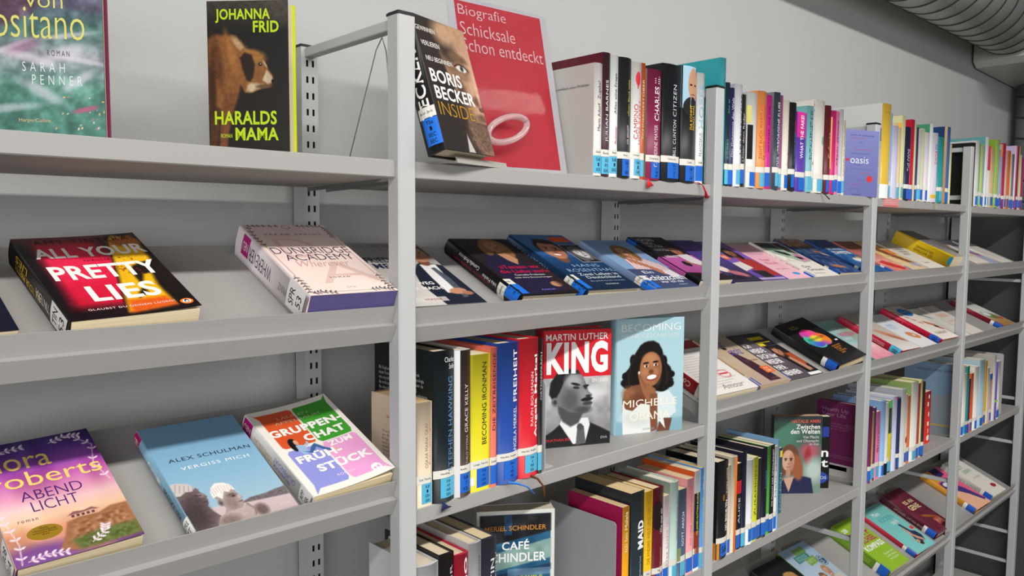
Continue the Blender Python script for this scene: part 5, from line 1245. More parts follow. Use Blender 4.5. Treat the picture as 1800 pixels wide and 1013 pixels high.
row('s4', 3, (1460, 600), 3.897, 'row left of the narrow red spine', 'books on the shelf left of the narrow red spine', [
    R(250, 272, 452, 'h', '#6a1f52', 'plum hardcover with text on back', bk='#6a2250', lab='B', W=.15, raw=[('B', 'Health Up\nYour Life', (.10, .80, .62, .92), '#a07c98'), ('B', '#rect', (.0, .0, 1, .17), '#bdb9b4'), ('B', '#rect', (.25, .09, .62, .145), '#3a3a3c'), ('B', 'Wer gesund leben will, muss\nsich nicht verbiegen. Dieser\nBand zeigt, wie es geht.', (.1, .62, .75, .72), '#94688a'), ('B', 'Mit vielen einfachen Übungen\nfür jeden Tag und jede Lage', (.1, .24, .8, .30), '#94688a')]),
    R(273, 285, 486, 'p', '#c09a3a', 'slim mustard paperback', lab='L'),
    R(286, 299, 455, 'p', '#53306e', 'slim purple paperback', lab='L'),
    R(300, 328, 482, 'p', '#dc7aa0', 'rose pink paperback', lab='L', tx=[T('Blüten', .4, .8, .3, .7, '#b82a4a')]),
    R(330, 362, 408, 'h', '#8fb4dc', 'light blue hardcover', lab='B', bk='#7fa4d0'),
    R(364, 385, 420, 'h', '#cfd0cc', 'pale grey hardcover', lab='', tx=[rect(0, .16, '#1c1e2e')]),
    R(386, 408, 408, 'p', '#3a4422', 'black, green and yellow paperback', lab='L', tx=[rect(.1, .55, '#d8c41e'), rect(.90, 1.0, '#4a9a3c')]),
    R(412, 440, 378, 'h', '#c2c6e0', 'lavender hardcover with red dot', lab='', tx=[('#oval', .96, .99, .3, .8, '#b82a3c', {})]),
    R(442, 466, 390, 'h', '#2a2d58', 'dark indigo hardcover', lab='B'),
    R(468, 500, 330, 'h', '#a9b0b8', 'tall grey hardcover', sp='#c9c9c6', lab='', W=.16),
    R(502, 516, 364, 'p', '#d8c9b8', 'cream paperback with red blots', lab='B', tx=[('#oval', .30, .40, .2, .9, '#a83c34', {})]),
    R(517, 534, 372, 'p', '#d86a3a', 'slim burnt orange paperback', lab='B'),
    R(536, 584, 280, 'h', '#8ea868', 'green covered hardcover with white spine', sp='#dcdad0', bk='#8aa460', lab='L', W=.17),
    R(586, 600, 288, 'p', '#a83a40', 'slim brick red paperback', lab='B'),
    R(601, 614, 266, 'p', '#d8cf8a', 'slim pale yellow paperback', lab='B'),
    R(615, 632, 280, 'h', '#26282c', 'slim charcoal hardcover', lab='B'),
    R(640, 678, 345, 'p', '#d42a20', 'narrow red spine with white symbols', lab='', y=.07, tx=[('#oval', .86, .94, .42, .62, W_, {}), ('#rect', .72, .80, .3, .45, W_, {}), ('#rect', .52, .60, .45, .62, W_, {}), ('#rect', .34, .42, .35, .6, W_, {}), ('#oval', .05, .16, .3, .75, W_, {}), ('#rect', .2, .28, .45, .55, W_, {})]),
])
row('s4', 4, (1460, 600), 3.897, 'last row before far right upright', 'books on the shelf before the far right upright', [
    R(888, 904, 168, 'h', '#c2c2b6', 'grey covered hardcover with white spine', sp='#dcdad2', bk='#8f9aa4', lab='B', W=.19, raw=[('B', '#rect', (0, .55, 1, 1), '#7f9cb4'), ('B', 'WISSEN UND WÄRME', (.2, .88, .95, .92), '#4a4a70', {'e': .0002}), ('B', '#rect', (.0, .10, 1, .13), '#c0a864', {'e': .0001})]),
    R(905, 918, 222, 'p', '#e0d6d4', 'slim rosy white paperback', lab='L'),
    R(920, 936, 172, 'p', '#2f8f86', 'slim sea green paperback', lab='B'),
    R(938, 948, 256, 'p', '#40284a', 'slim aubergine paperback', lab='B'),
    R(949, 967, 220, 'p', '#dc5a26', 'bright orange paperback', lab='B'),
    R(970, 1000, 174, 'h', '#e0ded6', 'white hardcover', lab='B'),
    R(1002, 1042, 128, 'h', '#a9c4d2', 'powder blue hardcover', lab='B', W=.16),
    R(1044, 1058, 132, 'p', '#dca62a', 'amber yellow paperback', lab='B'),
    R(1060, 1076, 182, 'p', '#dccfb4', 'slim cream paperback', lab=''),
    R(1078, 1098, 222, 'p', '#c9a49c', 'dusty pink paperback with blue top', lab='B', tx=[rect(.88, 1.0, '#284f94')]),
    R(1099, 1116, 98, 'h', '#b4aea8', 'tall warm grey hardcover', sp='#d2cec6', lab='', W=.17),
    R(1117, 1150, 138, 'h', '#dedbd4', 'white hardcover with violet stripe', lab='B', tx=[('#rect', 0, 1, .0, .25, '#6a50a8', {}), ('#oval', .30, .34, -.1, .4, '#7ac03a', {'e': .0001})]),
])

# ------------------------------------------------------------------ books standing with their covers shown
G5 = 'books standing cover out'
ZS = FLAT['s1', 0] * S + HT
def at_z(u, v, z): return on_z(u, v, z)
# dog cover
W, H = .110, .207
a = Art(120, W, H, '#17140f'); a.vg((0, '#1c1712'), (.4, '#191510'), (.8, '#15130f'), (1, '#3a352c')); a.ell(.95, .95, .25, .1, '#4a4439', .9, 0, .6)
DOG = '#7d4f26'
a.poly([(.0, .76), (.12, .79), (.35, .78), (.50, .70), (.48, .60), (.42, .48), (.36, .38), (.30, .30), (.0, .30)], DOG, .05)
a.poly([(.20, .42), (.36, .42), (.30, .28), (.24, .14), (.22, .03), (.12, .03), (.14, .2)], '#6b4020', .03); a.poly([(.02, .35), (.16, .32), (.12, .12), (.06, .03), (.0, .03)], '#4a2d18', .04)
a.ell(.12, .62, .06, .16, '#5a3418', .9, 10); a.ell(.30, .66, .05, .14, '#96622e', .9, 15); a.ell(.38, .73, .04, .06, '#a98a64', .8, 40); a.ell(.05, .45, .05, .2, '#3c2412', .9)
a.poly([(.38, .66), (.44, .70), (.56, .69), (.66, .65), (.72, .59), (.80, .535), (.82, .50), (.80, .475), (.74, .455), (.64, .44), (.54, .42), (.46, .42), (.40, .48)], '#7f5229', .02); a.ell(.58, .65, .14, .04, '#94642f', .7, -12)
a.poly([(.73, .565), (.80, .52), (.80, .485), (.74, .475), (.68, .50)], '#b8a488', .02); a.poly([(.68, .475), (.74, .462), (.64, .445), (.54, .425), (.47, .43), (.50, .465), (.58, .485)], '#a08867', .02); a.ell(.54, .455, .05, .025, '#c2ab88', .8, -10); a.poly([(.40, .64), (.46, .675), (.55, .66), (.585, .60), (.57, .53), (.53, .49), (.48, .50), (.44, .56)], '#24150c', .025)
a.ell(.655, .60, .022, .013, '#0d0906', .2); a.ell(.66, .603, .006, .004, '#c9b8a0', .3); a.ell(.805, .492, .018, .014, '#0a0908', .2); a.ell(.70, .46, .1, .012, '#5d4630', .6); a.ell(.715, .60, .012, .03, '#b09068', .8, 30)
a.noise(34, .07, 4, (a.c.sum(-1) > .45).astype(float))
P = at_z(505.0, -.5, ZS + H); P.z = ZS
d = Vector((math.cos(math.radians(-47.9)), math.sin(math.radians(-47.9)), 0))
stand(P - d * W, -47.9, 0, W, H, .029, 'hardcover_book', 'black cover with brown dog and lime lettering, standing on the near top shelf', True, '#15130f', art=a, spine='#15130f', back='#c6d81c', page='#e0d3b8', group=G5, texts=[
    F('JOHANNA', .105, .862, .785, .95, '#b4cf24', b=.025), F('FRID', .572, .80, .89, .872, '#b4cf24', b=.025), F('HARALDS', .075, .218, .85, .306, '#b4cf24', b=.025), F('MAMA', .33, .118, .87, .200, '#b4cf24', b=.025), F('ROMAN', .15, .135, .29, .16, '#b4cf24'), F('Eichhorn', .255, .032, .60, .068, '#b9b4aa')])
# sea cover
W, H = .128, .215
a = Art(110, W, H, '#4a7f74'); a.vg((0, '#2f6a5c'), (.25, '#3f7668'), (.42, '#86888e'), (.55, '#3a685e'), (.65, '#3c4f5c'), (.76, '#4a3e58'), (.84, '#9a84a8'), (1, '#b49ac0'))
a.poly([(0, .9), (.35, .86), (.62, .74), (.45, .62), (.2, .54), (0, .50)], '#4a2a42', .06); a.poly([(.55, .74), (.75, .76), (1, .70), (1, .64), (.6, .66)], '#45435a', .03)
a.noise(6, .22, 3); a.noise(14, .22, 4); a.noise(40, .10, 5)
for k, (x, y, r1, an) in enumerate([(.25, .44, .22, 25), (.45, .40, .20, -15), (.68, .43, .18, 20), (.85, .40, .2, -10), (.2, .15, .3, 8), (.52, .24, .18, -30), (.72, .52, .2, 10), (.8, .30, .15, 35)]): a.ell(x, y, r1, .012 + .008 * (k % 3), '#c9c0ca', .9, an, .6)
for k in range(22): a.ell(.60 + .40 * rs.rand(), .05 + .2 * rs.rand(), .006, .004, ['#d8b45a', '#c05a84', '#e0d8c0'][k % 3], .4)
a.ell(.40, .46, .12, .03, '#a8688c', .9, 20, .5); a.ell(.85, .16, .10, .012, '#b0446e', .8, 15, .8)
q = on_y(186.5, 240, .060)
d = Vector((math.cos(math.radians(-30)), math.sin(math.radians(-30)), 0))
P = Vector((q.x, q.y, ZS)) - d * W
stand(P, -30, 0, W, H, .022, 'hardcover_book', 'stormy sea cover with gold lettering at the left end of the near top shelf', True, '#3c6a66', art=a, back='#7a2850', page='#d9c8a4', group=G5, texts=[
    F('Seehexen', .02, .715, .80, .835, '#c9c46a', b=-.01), F('von', .42, .650, .70, .705, '#c9c46a', b=-.01), F('Positano', .06, .50, .86, .66, '#c9c46a', b=-.01), F('ROMAN', .57, .418, .74, .446, '#4c4a58', sp=1.5),
    F('SARAH', .38, .338, .70, .384, '#d6dcdc', sp=1.8, b=-.01), F('PENNER', .45, .276, .83, .322, '#d6dcdc', sp=1.8, b=-.01), F('HarperCollins', .34, .085, .58, .108, '#c0a87c')])
# leaning portrait book and its stand
W, H = .120, .197
P = Vector((.140, -.004, ZS + .006))
d = Vector((math.cos(math.radians(15)), math.sin(math.radians(15)), 0)); P0 = P - d * W
a = Art(130, W, H, '#1a1512')
a.vg((0, '#1d1613'), (.5, '#221a16'), (1, '#2a211b'))
SK = '#a98467'
a.poly([(.42, 1.02), (1.02, 1.02), (1.02, -.02), (.80, -.02), (.66, .08), (.60, .20), (.56, .36), (.50, .50), (.42, .62), (.36, .74), (.36, .90)], SK, .06)
a.ell(.42, .95, .2, .3, '#2a2019', .8, 20); a.ell(.55, .92, .22, .10, '#b08d70', .9); a.ell(.98, .55, .16, .34, '#bb957a', .9); a.ell(.62, .52, .10, .16, '#7a5a46', .9, 20); a.ell(.55, .30, .10, .2, '#2a1d18', .9, -15)
a.ell(.72, .745, .18, .035, '#6b4f3a', .7, -8); a.ell(.73, .66, .17, .05, '#7d5b48', .6, -6); a.ell(.74, .665, .11, .026, '#d6cdc4', .3, -6); a.ell(.755, .667, .038, .026, '#4c5a5c', .2); a.ell(.755, .667, .018, .013, '#101010', .2)
a.line([(.62, .675), (.70, .697), (.80, .69), (.88, .66)], .012, '#3a2820', .9); a.ell(.74, .60, .14, .03, '#8f6a54', .8, -4); a.ell(.92, .42, .10, .04, '#6d4a38', .8); a.ell(.97, .36, .06, .02, '#452c22', .5); a.ell(.96, .52, .03, .14, '#c9a588', .9)
a.ell(.93, .22, .20, .028, '#7a4c44', .4, -4); a.ell(.93, .235, .2, .008, '#3a221e', .4, -4); a.ell(.84, .12, .26, .14, '#6a5040', .9); a.ell(.70, .22, .09, .18, '#6a5242', .9, 10); a.ell(.95, .29, .12, .03, '#6e5342', .8)
a.noise(46, .16, 6, np.clip((.34 - a.v) * 6, 0, 1) * (a.u > .58)); a.noise(30, .06, 8, (a.u > .4).astype(float)); a.poly([(.46, 0), (.50, .14), (.56, .05), (.60, 0)], '#b9b4ae', .02)
stand(P0, 15, 17.5, W, H, .032, 'hardcover_book', 'dark close-up portrait hardcover leaning back beside the red sign', True, '#17120f', art=a, spine='#121213', page='#e0d3b8', group=G5, texts=[
    F('GEWINNEN', .0, .882, .36, .918, '#e6e3de'), F('VERLIEREN', .04, .772, .38, .808, '#e6e3de'), F('NEU BEGINNEN', .06, .659, .56, .695, '#e6e3de'),
    F('BORIS', .06, .50, .66, .60, '#efece6', b=.02), F('BECKER', .07, .375, .85, .475, '#efece6', b=.02), F('INSIDE', .07, .255, .76, .355, '#b88a1c', b=-.015), SP('BECKER', .24, .74, .30, .80, '#efece6', b=.02)],
    labels=[('call_number_label', .010, .048, .008, .033, '#1f72dc', ['Yba', '1', 'BEC', 'BEC']), ('name_label', .049, .064, .004, .033, '#e2e0d6', ['Becker, Boris'])])
# portrait covers
ZT = FLAT['s3', 1] * S + HT
W, H = .134, .2155
a = Art(150, W, H, '#9a9a9c'); a.vg((0, '#8c8c8e'), (.6, '#c2c2c2'), (1, '#c2c2c2')); a.noise(5, .25, 3); a.noise(12, .12, 9); a.rect(0, .597, 1, 1, '#cf1f2c')
a.poly([(0, 0), (0, .10), (.12, .14), (.25, .20), (.5, .10), (.68, .20), (.85, .15), (1, .10), (1, 0)], '#1f1f21', .02)
a.poly([(.24, .20), (.28, .26), (.56, .24), (.66, .24), (.69, .18), (.62, .02), (.44, .02)], '#e4e4e4', .012); a.poly([(.50, .15), (.54, .19), (.60, .17), (.63, .02), (.48, .01)], '#5a5a5c', .01); a.ell(.54, .165, .045, .03, '#4a4a4c', .3)
a.poly([(.20, .40), (.22, .30), (.28, .22), (.40, .17), (.52, .20), (.60, .30), (.60, .40)], '#4c4c4e', .03)
a.poly([(.09, .50), (.12, .57), (.20, .63), (.34, .665), (.48, .655), (.58, .60), (.64, .52), (.66, .47), (.72, .44), (.715, .425), (.70, .42), (.715, .40), (.70, .385), (.715, .36), (.70, .32), (.64, .29), (.52, .285), (.38, .30), (.28, .34), (.18, .36), (.12, .42)], '#767679', .015)
a.poly([(.08, .46), (.10, .56), (.20, .64), (.36, .67), (.50, .655), (.54, .62), (.40, .62), (.30, .56), (.24, .48), (.18, .42), (.12, .42)], '#1c1c1e', .025)
a.ell(.44, .56, .12, .06, '#a2a2a4', .9, -20); a.ell(.55, .43, .10, .06, '#8a8a8c', .9); a.ell(.40, .40, .12, .09, '#58585a', .9); a.ell(.17, .39, .055, .04, '#77777a', .3, 20); a.ell(.17, .39, .028, .02, '#3e3e40', .5, 20)
a.ell(.47, .535, .07, .012, '#262628', .4, -14); a.ell(.62, .515, .05, .012, '#262628', .4, 10); a.ell(.48, .505, .05, .012, '#2e2e30', .4, -8); a.ell(.61, .495, .03, .010, '#2e2e30', .4)
a.poly([(.57, .52), (.64, .46), (.70, .44), (.69, .425), (.60, .43)], '#8f8f92', .02); a.ell(.66, .428, .04, .012, '#303032', .5); a.ell(.64, .40, .09, .017, '#1e1e20', .3, 6); a.ell(.65, .365, .075, .016, '#424244', .4, 4); a.ell(.58, .31, .12, .03, '#4a4a4c', .9)
d = Vector((math.cos(math.radians(-24)), math.sin(math.radians(-24)), 0))
P = at_z(1075, 577.5, ZT + H); P.z = ZT
stand(P - d * W, -24, 0, W, H, .045, 'hardcover_book', 'red and grey biography cover with a man in profile, huge white capitals', True, '#c01e2a', art=a, spine='#b51c28', page='#b9b0a2', group=G5, texts=[
    F('MARTIN LUTHER', .03, .912, .95, .968, '#f0eeec', b=.01), F('KING', .04, .625, .95, .90, '#f0eeec', b=.045), F('EIN LEBEN', .715, .545, .955, .577, '#f0eeec'), F('JONATHAN EIG', .0, .046, .40, .076, '#d8363e'), F('DVA', .855, .048, .955, .07, '#b9b9b9')])
W, H = .150, .2265
a = Art(150, W, H, '#9fc4cf'); a.vg((0, '#7fa9b8'), (.10, '#86b0be'), (.13, '#a2c6d0'), (.6, '#a9ccd4'), (1, '#a3c6d0'))
HR = '#14100f'
a.poly([(.46, .80), (.54, .802), (.62, .775), (.67, .72), (.70, .655), (.745, .60), (.80, .565), (.83, .52), (.815, .48), (.85, .455), (.83, .41), (.78, .375), (.70, .345), (.60, .36), (.42, .38), (.30, .37), (.20, .385), (.12, .40), (.07, .435), (.10, .47), (.08, .50), (.13, .54), (.18, .575), (.22, .63), (.27, .70), (.34, .765), (.40, .79)], HR, .02)
for q in ((.12, .45, .06, .03), (.13, .51, .05, .03), (.82, .50, .05, .03), (.80, .42, .06, .035), (.24, .64, .05, .05), (.70, .62, .05, .05)): a.ell(*q, HR, .3)
for k in range(9): a.line([(.30 - k * .02, .72 - k * .035), (.20 - k * .008, .60 - k * .02), (.16 + k * .01, .46 - k * .008)], .004, '#2c2320', .5)
for k in range(7): a.line([(.64 + k * .012, .72 - k * .03), (.73 + k * .01, .58 - k * .02), (.75, .42)], .004, '#2c2320', .5)
a.noise(22, .04, 5, (a.c.sum(-1) < .4).astype(float))
a.poly([(.09, .30), (.12, .37), (.22, .42), (.36, .43), (.52, .40), (.62, .30), (.6, .1), (.2, .1), (.09, .2)], '#7a4b34', .02); a.ell(.18, .35, .09, .06, '#93603f', .9, 25); a.ell(.35, .30, .14, .05, '#6b3f2c', .9)
a.poly([(.09, .27), (.14, .22), (.24, .20), (.36, .26), (.52, .24), (.56, .0), (.10, .0)], '#dfe3de', .012); a.ell(.3, .12, .2, .06, '#cfd6d2', .9, -10); a.poly([(.60, .34), (.78, .36), (.88, .28), (.90, .16), (.80, .12), (.62, .08), (.58, .2)], '#d4e2e4', .015)
a.ell(.505, .555, .165, .150, '#a06a47', .08); a.ell(.61, .53, .05, .11, '#84543a', .9, 0, .6); a.ell(.50, .64, .11, .05, '#b67e57', .9); a.ell(.42, .53, .05, .03, '#b47a54', .9); a.ell(.58, .53, .04, .03, '#ab7350', .9)
a.ell(.43, .61, .045, .009, '#1c1210', .4, 6); a.ell(.575, .618, .045, .009, '#1c1210', .4, 4); a.ell(.435, .583, .033, .010, '#eee6e0', .3); a.ell(.575, .59, .033, .010, '#eee6e0', .3); a.ell(.44, .583, .016, .011, '#150d0b', .3); a.ell(.58, .59, .016, .011, '#150d0b', .3)
a.ell(.51, .532, .035, .02, '#704329', .7); a.ell(.52, .482, .085, .030, '#94443f', .25, 6); a.ell(.52, .486, .072, .019, '#f8f4f0', .25, 6)
a.poly([(.31, .53), (.335, .535), (.39, .455), (.47, .43), (.58, .38), (.60, .30), (.48, .26), (.40, .34), (.34, .44)], '#96623f', .015); a.line([(.335, .53), (.37, .44)], .014, '#99643f'); a.line([(.345, .50), (.43, .40)], .012, '#7a4a30', .6); a.ell(.33, .53, .012, .014, '#e8dcd4', .3)
a.poly([(.50, .34), (.61, .34), (.62, .02), (.52, .0), (.50, .18)], '#7d4d34', .015); a.poly([(.62, .02), (.66, .12), (.84, .11), (.80, .0), (.6, 0)], '#6b4030', .015); a.poly([(.64, .10), (.74, .02), (.70, .14)], '#dfe8e8', .01)
d = Vector((math.cos(math.radians(-22)), math.sin(math.radians(-22)), 0))
P = at_z(1203, 556.8, ZT + H); P.z = ZT
stand(P - d * W, -22, 0, W, H, .030, 'hardcover_book', 'pale blue memoir cover with a smiling woman in white, right of the red biography', True, '#9cc0cb', art=a, page='#e0d3b8', group=G5, texts=[
    F('BECOMING', .065, .888, .945, .95, '#e9e6df', b=-.01), F('MEINE GESCHICHTE', .065, .832, .93, .864, '#d9dcd8', b=-.01), F('MICHELLE', .10, .232, .91, .296, '#f2ead8', b=.0), F('OBAMA', .20, .115, .805, .185, '#f2ead8', b=.0), F('GOLDMANN', .395, .024, .57, .042, '#8aa0a2')])
# café cover
ZF = FLAT['s4', 1] * S + HT
W, H = .136, .215
a = Art(90, W, H, '#dcdcd4'); a.rect(.035, .035, .955, .965, '#1f5a7c')
a.poly([(.035, .70), (.955, .82), (.955, .965), (.035, .965)], '#15181c'); a.rect(.35, .80, .45, .96, '#1d4a70'); a.poly([(.035, .62), (.955, .76), (.955, .60), (.035, .48)], '#7fa09a', .01); a.poly([(.035, .45), (.955, .55), (.955, .50), (.035, .40)], '#153a5c', .01); a.rect(.40, .46, .955, .52, '#8fa8c0', .5); a.rect(.035, .12, .3, .28, '#4a7a5c'); a.rect(.35, .05, .9, .25, '#173040'); a.noise(9, .16, 4, ((a.u > .035) & (a.u < .955) & (a.v > .035) & (a.v < .965)).astype(float))
P = at_z(975.2, 894, ZF + H); P.z = ZF
d = Vector((math.cos(math.radians(-34)), math.sin(math.radians(-34)), 0))
stand(P - d * W, -34, 0, W, H, .032, 'paperback_book', 'blue café street cover with white border standing on the lowest near shelf', False, '#dcdcd4', art=a, page='#c9bfae', group=G5, texts=[
    F('MERIEL SCHINDLER', .10, .835, .89, .875, '#c8873a', b=.01), F('CAFÉ', .32, .675, .67, .76, '#eef0ee', b=.02), F('SCHINDLER', .10, .575, .89, .65, '#eef0ee', b=.02), F('SCHINDLER', .58, .482, .93, .516, '#5a748c', sp=1.3),
    F('EINE JÜDISCHE FAMILIE,', .15, .43, .86, .464, '#c8cf4a', b=.01), F('ZWEI KRIEGE UND DIE SUCHE', .08, .375, .90, .409, '#c8cf4a', b=.01), F('NACH WAHRHEIT', .28, .322, .72, .354, '#c8cf4a', b=.01)])
# green portrait cover and the book behind it
ZG = FLAT['s4', 2] * S + HT
W, H = .130, .210
a = Art(80, W, H, '#5a6f68'); a.vg((0, '#7a8f86'), (.35, '#6a857a'), (.7, '#3d5a4e'), (.9, '#4a6a5c'), (1, '#2c3230')); a.ell(.2, .72, .3, .2, '#4f7f6a', .9); a.ell(.75, .55, .2, .10, '#b05a68', .9); a.ell(.72, .48, .07, .12, '#a03038', .6); a.ell(.85, .3, .2, .15, '#b4c4bc', .9); a.ell(.9, .95, .35, .1, '#30343a', .9)
a.poly([(.1, 0), (.14, .12), (.24, .20), (.34, .16), (.46, .21), (.60, .23), (.80, .20), (.86, .0)], '#22264a', .015); a.poly([(.22, .20), (.34, .02), (.44, .22)], '#c9a088', .01)
a.ell(.34, .44, .20, .20, '#6b4430', .15); a.ell(.50, .34, .12, .17, '#9a5a38', .3, 10); a.ell(.20, .36, .08, .15, '#6a442f', .4); a.ell(.31, .43, .13, .135, '#d0a48c', .1); a.ell(.38, .40, .05, .11, '#b08068', .9); a.ell(.26, .455, .035, .009, '#4a3028', .4); a.ell(.37, .455, .035, .009, '#4a3028', .4); a.ell(.26, .435, .022, .009, '#22201f', .4); a.ell(.37, .435, .022, .009, '#22201f', .4); a.ell(.315, .385, .02, .012, '#a8765e', .6); a.ell(.315, .345, .045, .010, '#a85f58', .4); a.ell(.32, .27, .05, .06, '#b98a72', .4)
P = at_z(1446, 731.5, ZG + H); P.z = ZG
d = Vector((math.cos(math.radians(-40)), math.sin(math.radians(-40)), 0))
stand(P - d * W, -40, 0, W, H, .022, 'paperback_book', 'green cover of a long haired woman in navy jacket, standing on lower shelf', False, '#3a4844', art=a, page='#c8a888', group=G5, texts=[
    F('NATALIE AMIRI', .36, .912, .96, .955, '#d8604a', b=.01), F('Zwischen', .46, .835, .955, .892, '#f0eee8', b=.015), F('den Welten', .345, .772, .955, .832, '#f0eee8', b=.015), F('Von Macht', .605, .712, .94, .75, '#dcd4d0'), F('und Ohnmacht', .475, .665, .94, .70, '#dcd4d0'), F('im Iran', .745, .625, .94, .655, '#dcd4d0')])
W2, H2 = .135, .198
q = at_z(1460.8, 732.8, ZG + H2); q.z = ZG
stand(q - d * W2, -40, 0, W2, H2, .022, 'paperback_book', 'black cover with large white letters half hidden behind the green portrait cover', False, '#151517', page='#e6d6b8', group=G5, texts=[
    F('sein', .40, .44, .97, .56, '#f0f0ee', b=.02), F('gut', .45, .26, .97, .40, '#f0f0ee', b=.02), F('#rect', .84, .72, .97, .86, '#2c3f94'), ('F', '#oval', (.50, .06, .98, .24), '#2f4aa0', {}), F('KOSMOS', .54, .13, .94, .17, '#d0d8ec', e=.0001)])
# lavender cover in front of the third upright
W, H = .125, .205
a = Art(50, W, H, '#7478b0'); a.vg((0, '#6a6ea6'), (1, '#7c80b6'))
for k in range(14): a.rect(.15 + (k * 37 % 30) / 100, .12 + k * .058, .45 + (k * 53 % 45) / 100, .128 + k * .058, ['#5a5e98', '#9a5a7c', '#5e629c'][k % 3], .7)
P = Vector((x_at(1542.5, .008, ZS + .1), .008, FLAT['s1', 2] * S + HT))
P = at_z(1543.4, 231.5, ZS + .183); P.z = ZS
d = Vector((math.cos(math.radians(-46)), math.sin(math.radians(-46)), 0))
P = Vector((x_at(1543.4, -.004, ZS + .08), -.004, ZS)); W = .122; H = z_at(231.5, P.x, P.y) - ZS
best = min(range(-75, -5), key=lambda q: abs(project((P.x - W * math.cos(math.radians(q)), P.y - W * math.sin(math.radians(q)), ZS + .1))[0] - 1485.5))
d = Vector((math.cos(math.radians(best)), math.sin(math.radians(best)), 0))
stand(P - d * W, best, 0, W, H, .018, 'hardcover_book', 'lavender cover with white lowercase title and red dot on the top shelf', True, '#7074ac', art=a, page='#e0d6cc', group=G5, texts=[
    F('oasis', .16, .50, .70, .60, '#eeeef2', b=-.01), F('#oval', .66, .22, .84, .32, '#d03a3c'), F('Roman', .25, .02, .5, .04, '#3c3f70'), F('DIARY OF A DREAMER', .15, .91, .85, .93, '#4a4e88'), F('#oval', .02, .53, .13, .57, '#c03a4a')])
# ------------------------------------------------------------------ sign, stands, bookends and small things
# clear sign holder with the red sheet
ZS1 = FLAT['s1', 1] * S + HT
def holder():
    Br = Vector((.351, .045, ZS1)); ang, lean = math.radians(-4), math.radians(12.5)
    X = Vector((math.cos(ang), math.sin(ang), 0)); up = Vector((0, 0, 1)); N = X.cross(up)
    Y = math.cos(lean) * up - math.sin(lean) * N; Z = X.cross(Y)
    W, H = .211, .291
    o = Br - X * W
    M = Matrix(((X.x, Y.x, Z.x, o.x), (X.y, Y.y, Z.y, o.y), (X.z, Y.z, Z.z, o.z), (0, 0, 0, 1)))
    root = empty('sign_holder', M)
    tag(root, 'clear acrylic sign holder with red sheet reading biography and fates, leaning on the top shelf', 'sign')
    mb = MB(); mb.box((.001, .002, -.0012), (W - .001, H - .006, -.0002), mat('#d9d7dc', .5))
    wu, wv = W, H
    mb.box((.075 * wu, .028 * wv, -.0002), (.928 * wu, .955 * wv, .0001), mat('#b91e32', .5))
    for body, (u0, v0, u1, v1) in (('Biografie', (.10, .858, .56, .935)), ('Schicksale', (.10, .762, .63, .835)), ('Schon entdeckt', (.10, .668, .90, .742))):
        tv, tf, _ = text_geo(body, -.008)
        mb.add([((u0 + (u1 - u0) * p) * wu, (v0 + (v1 - v0) * q) * wv, .0004) for p, q in tv], tf, mat('#ecd9d9', .5, 0, 'ink'))
    mb.build('printed_sheet', root)
    mb = MB(); mb.box((0, 0, .0012), (W, H, .0030), CLEAR)
    mb.build('front_pane', root)
    # foot bent back to rest on the shelf
    mb = MB(); mb.prism([(0, .0006), (0, .0036), (-.085, .0224), (-.085, .0194)], lambda a, b, t: (t, b, a), .0, W, CLEAR)
    mb.build('foot', root)
holder()
# ring-shaped glare on the glossy sign holder, built as a clear ring
mb = MB()
n = 40
pts = [Vector((.043 * math.cos(2 * math.pi * k / n), .004 * math.sin(2 * math.pi * k / n), .018 * math.sin(2 * math.pi * k / n))) for k in range(n + 1)]
mb.tube(pts, .0052, mat('#f4e8e8', .06, 0, 'ring'), 10)
o = mb.build('glare_ring'); o.location = (.212, .046, ZS1 + .066); o.rotation_euler = (math.radians(-8), math.radians(-22), 0)
tag(o, 'clear ring modelling the bright glare in front of the red sheet', 'ring')

# grey book rest under the leaning portrait book
mb = MB()
mb.prism([(-.03, 0), (.055, 0), (.055, .003), (-.03, .003)], lambda a, b, t: (t, a, b), -.062, .068, mat('#a19d96', .45))
mb.prism([(-.031, 0), (-.029, 0), (-.026, .009), (-.028, .009)], lambda a, b, t: (t, a, b), -.062, .068, mat('#a19d96', .45))
o = mb.build('book_rest'); o.location = (.112, .030, ZS1 + .0005); o.rotation_euler = (0, 0, math.radians(15))
tag(o, 'flat grey book rest under the leaning close-up portrait book', 'book rest')

def bookend(x, y0, z, h, dep, col, label, group='grey metal bookends', foot=.08, rot=0):
    """sheet metal bookend: upright plate facing along the shelf and a foot plate"""
    root = empty('bookend', Matrix.Translation((x, y0, z)) @ Matrix.Rotation(math.radians(rot), 4, 'Z'))
    tag(root, label, 'bookend', group)
    m = mat(col, .4, 0, 'paint'); th = .0012; r = .006
    mb = MB()
    out = [(0, 0), (dep, 0), (dep, h - r), (dep - r * .3, h - r * .3), (dep - r, h), (r, h), (r * .3, h - r * .3), (0, h - r)]
    mb.prism(out, lambda a, b, t: (t, a, b), 0, th, m)
    mb.build('upright_plate', root)
    mb = MB(); s = 1 if foot > 0 else -1
    mb.box((min(0, foot), .01, .0002), (max(0, foot), dep - .01, .0012), m)
    mb.build('foot_plate', root)
    return root
def bx(u, y, z): return x_at(u, y, z)
z = FLAT['s1', 1] * S + HT
bookend(bx(960 + 272 / 3.378, .02, z + .1) - .0025, .014, z, .155, .125, '#a9a6ae', 'lilac grey bookend plate at the left of the pale grey hardcover, top shelf', foot=-.012)
mb = MB(); mb.box((0, 0, 0), (.002, .11, .135), CLEAR); mb.box((.002, 0, 0), (.012, .11, .0015), CLEAR)
o = mb.build('clear_bookend'); o.location = (bx(960 + 950 / 3.378, .012, z + .1), .012, z + .0003)
tag(o, 'clear acrylic bookend at the right end of the row beside the turquoise book', 'bookend')
z = FLAT['s3', 1] * S + HT
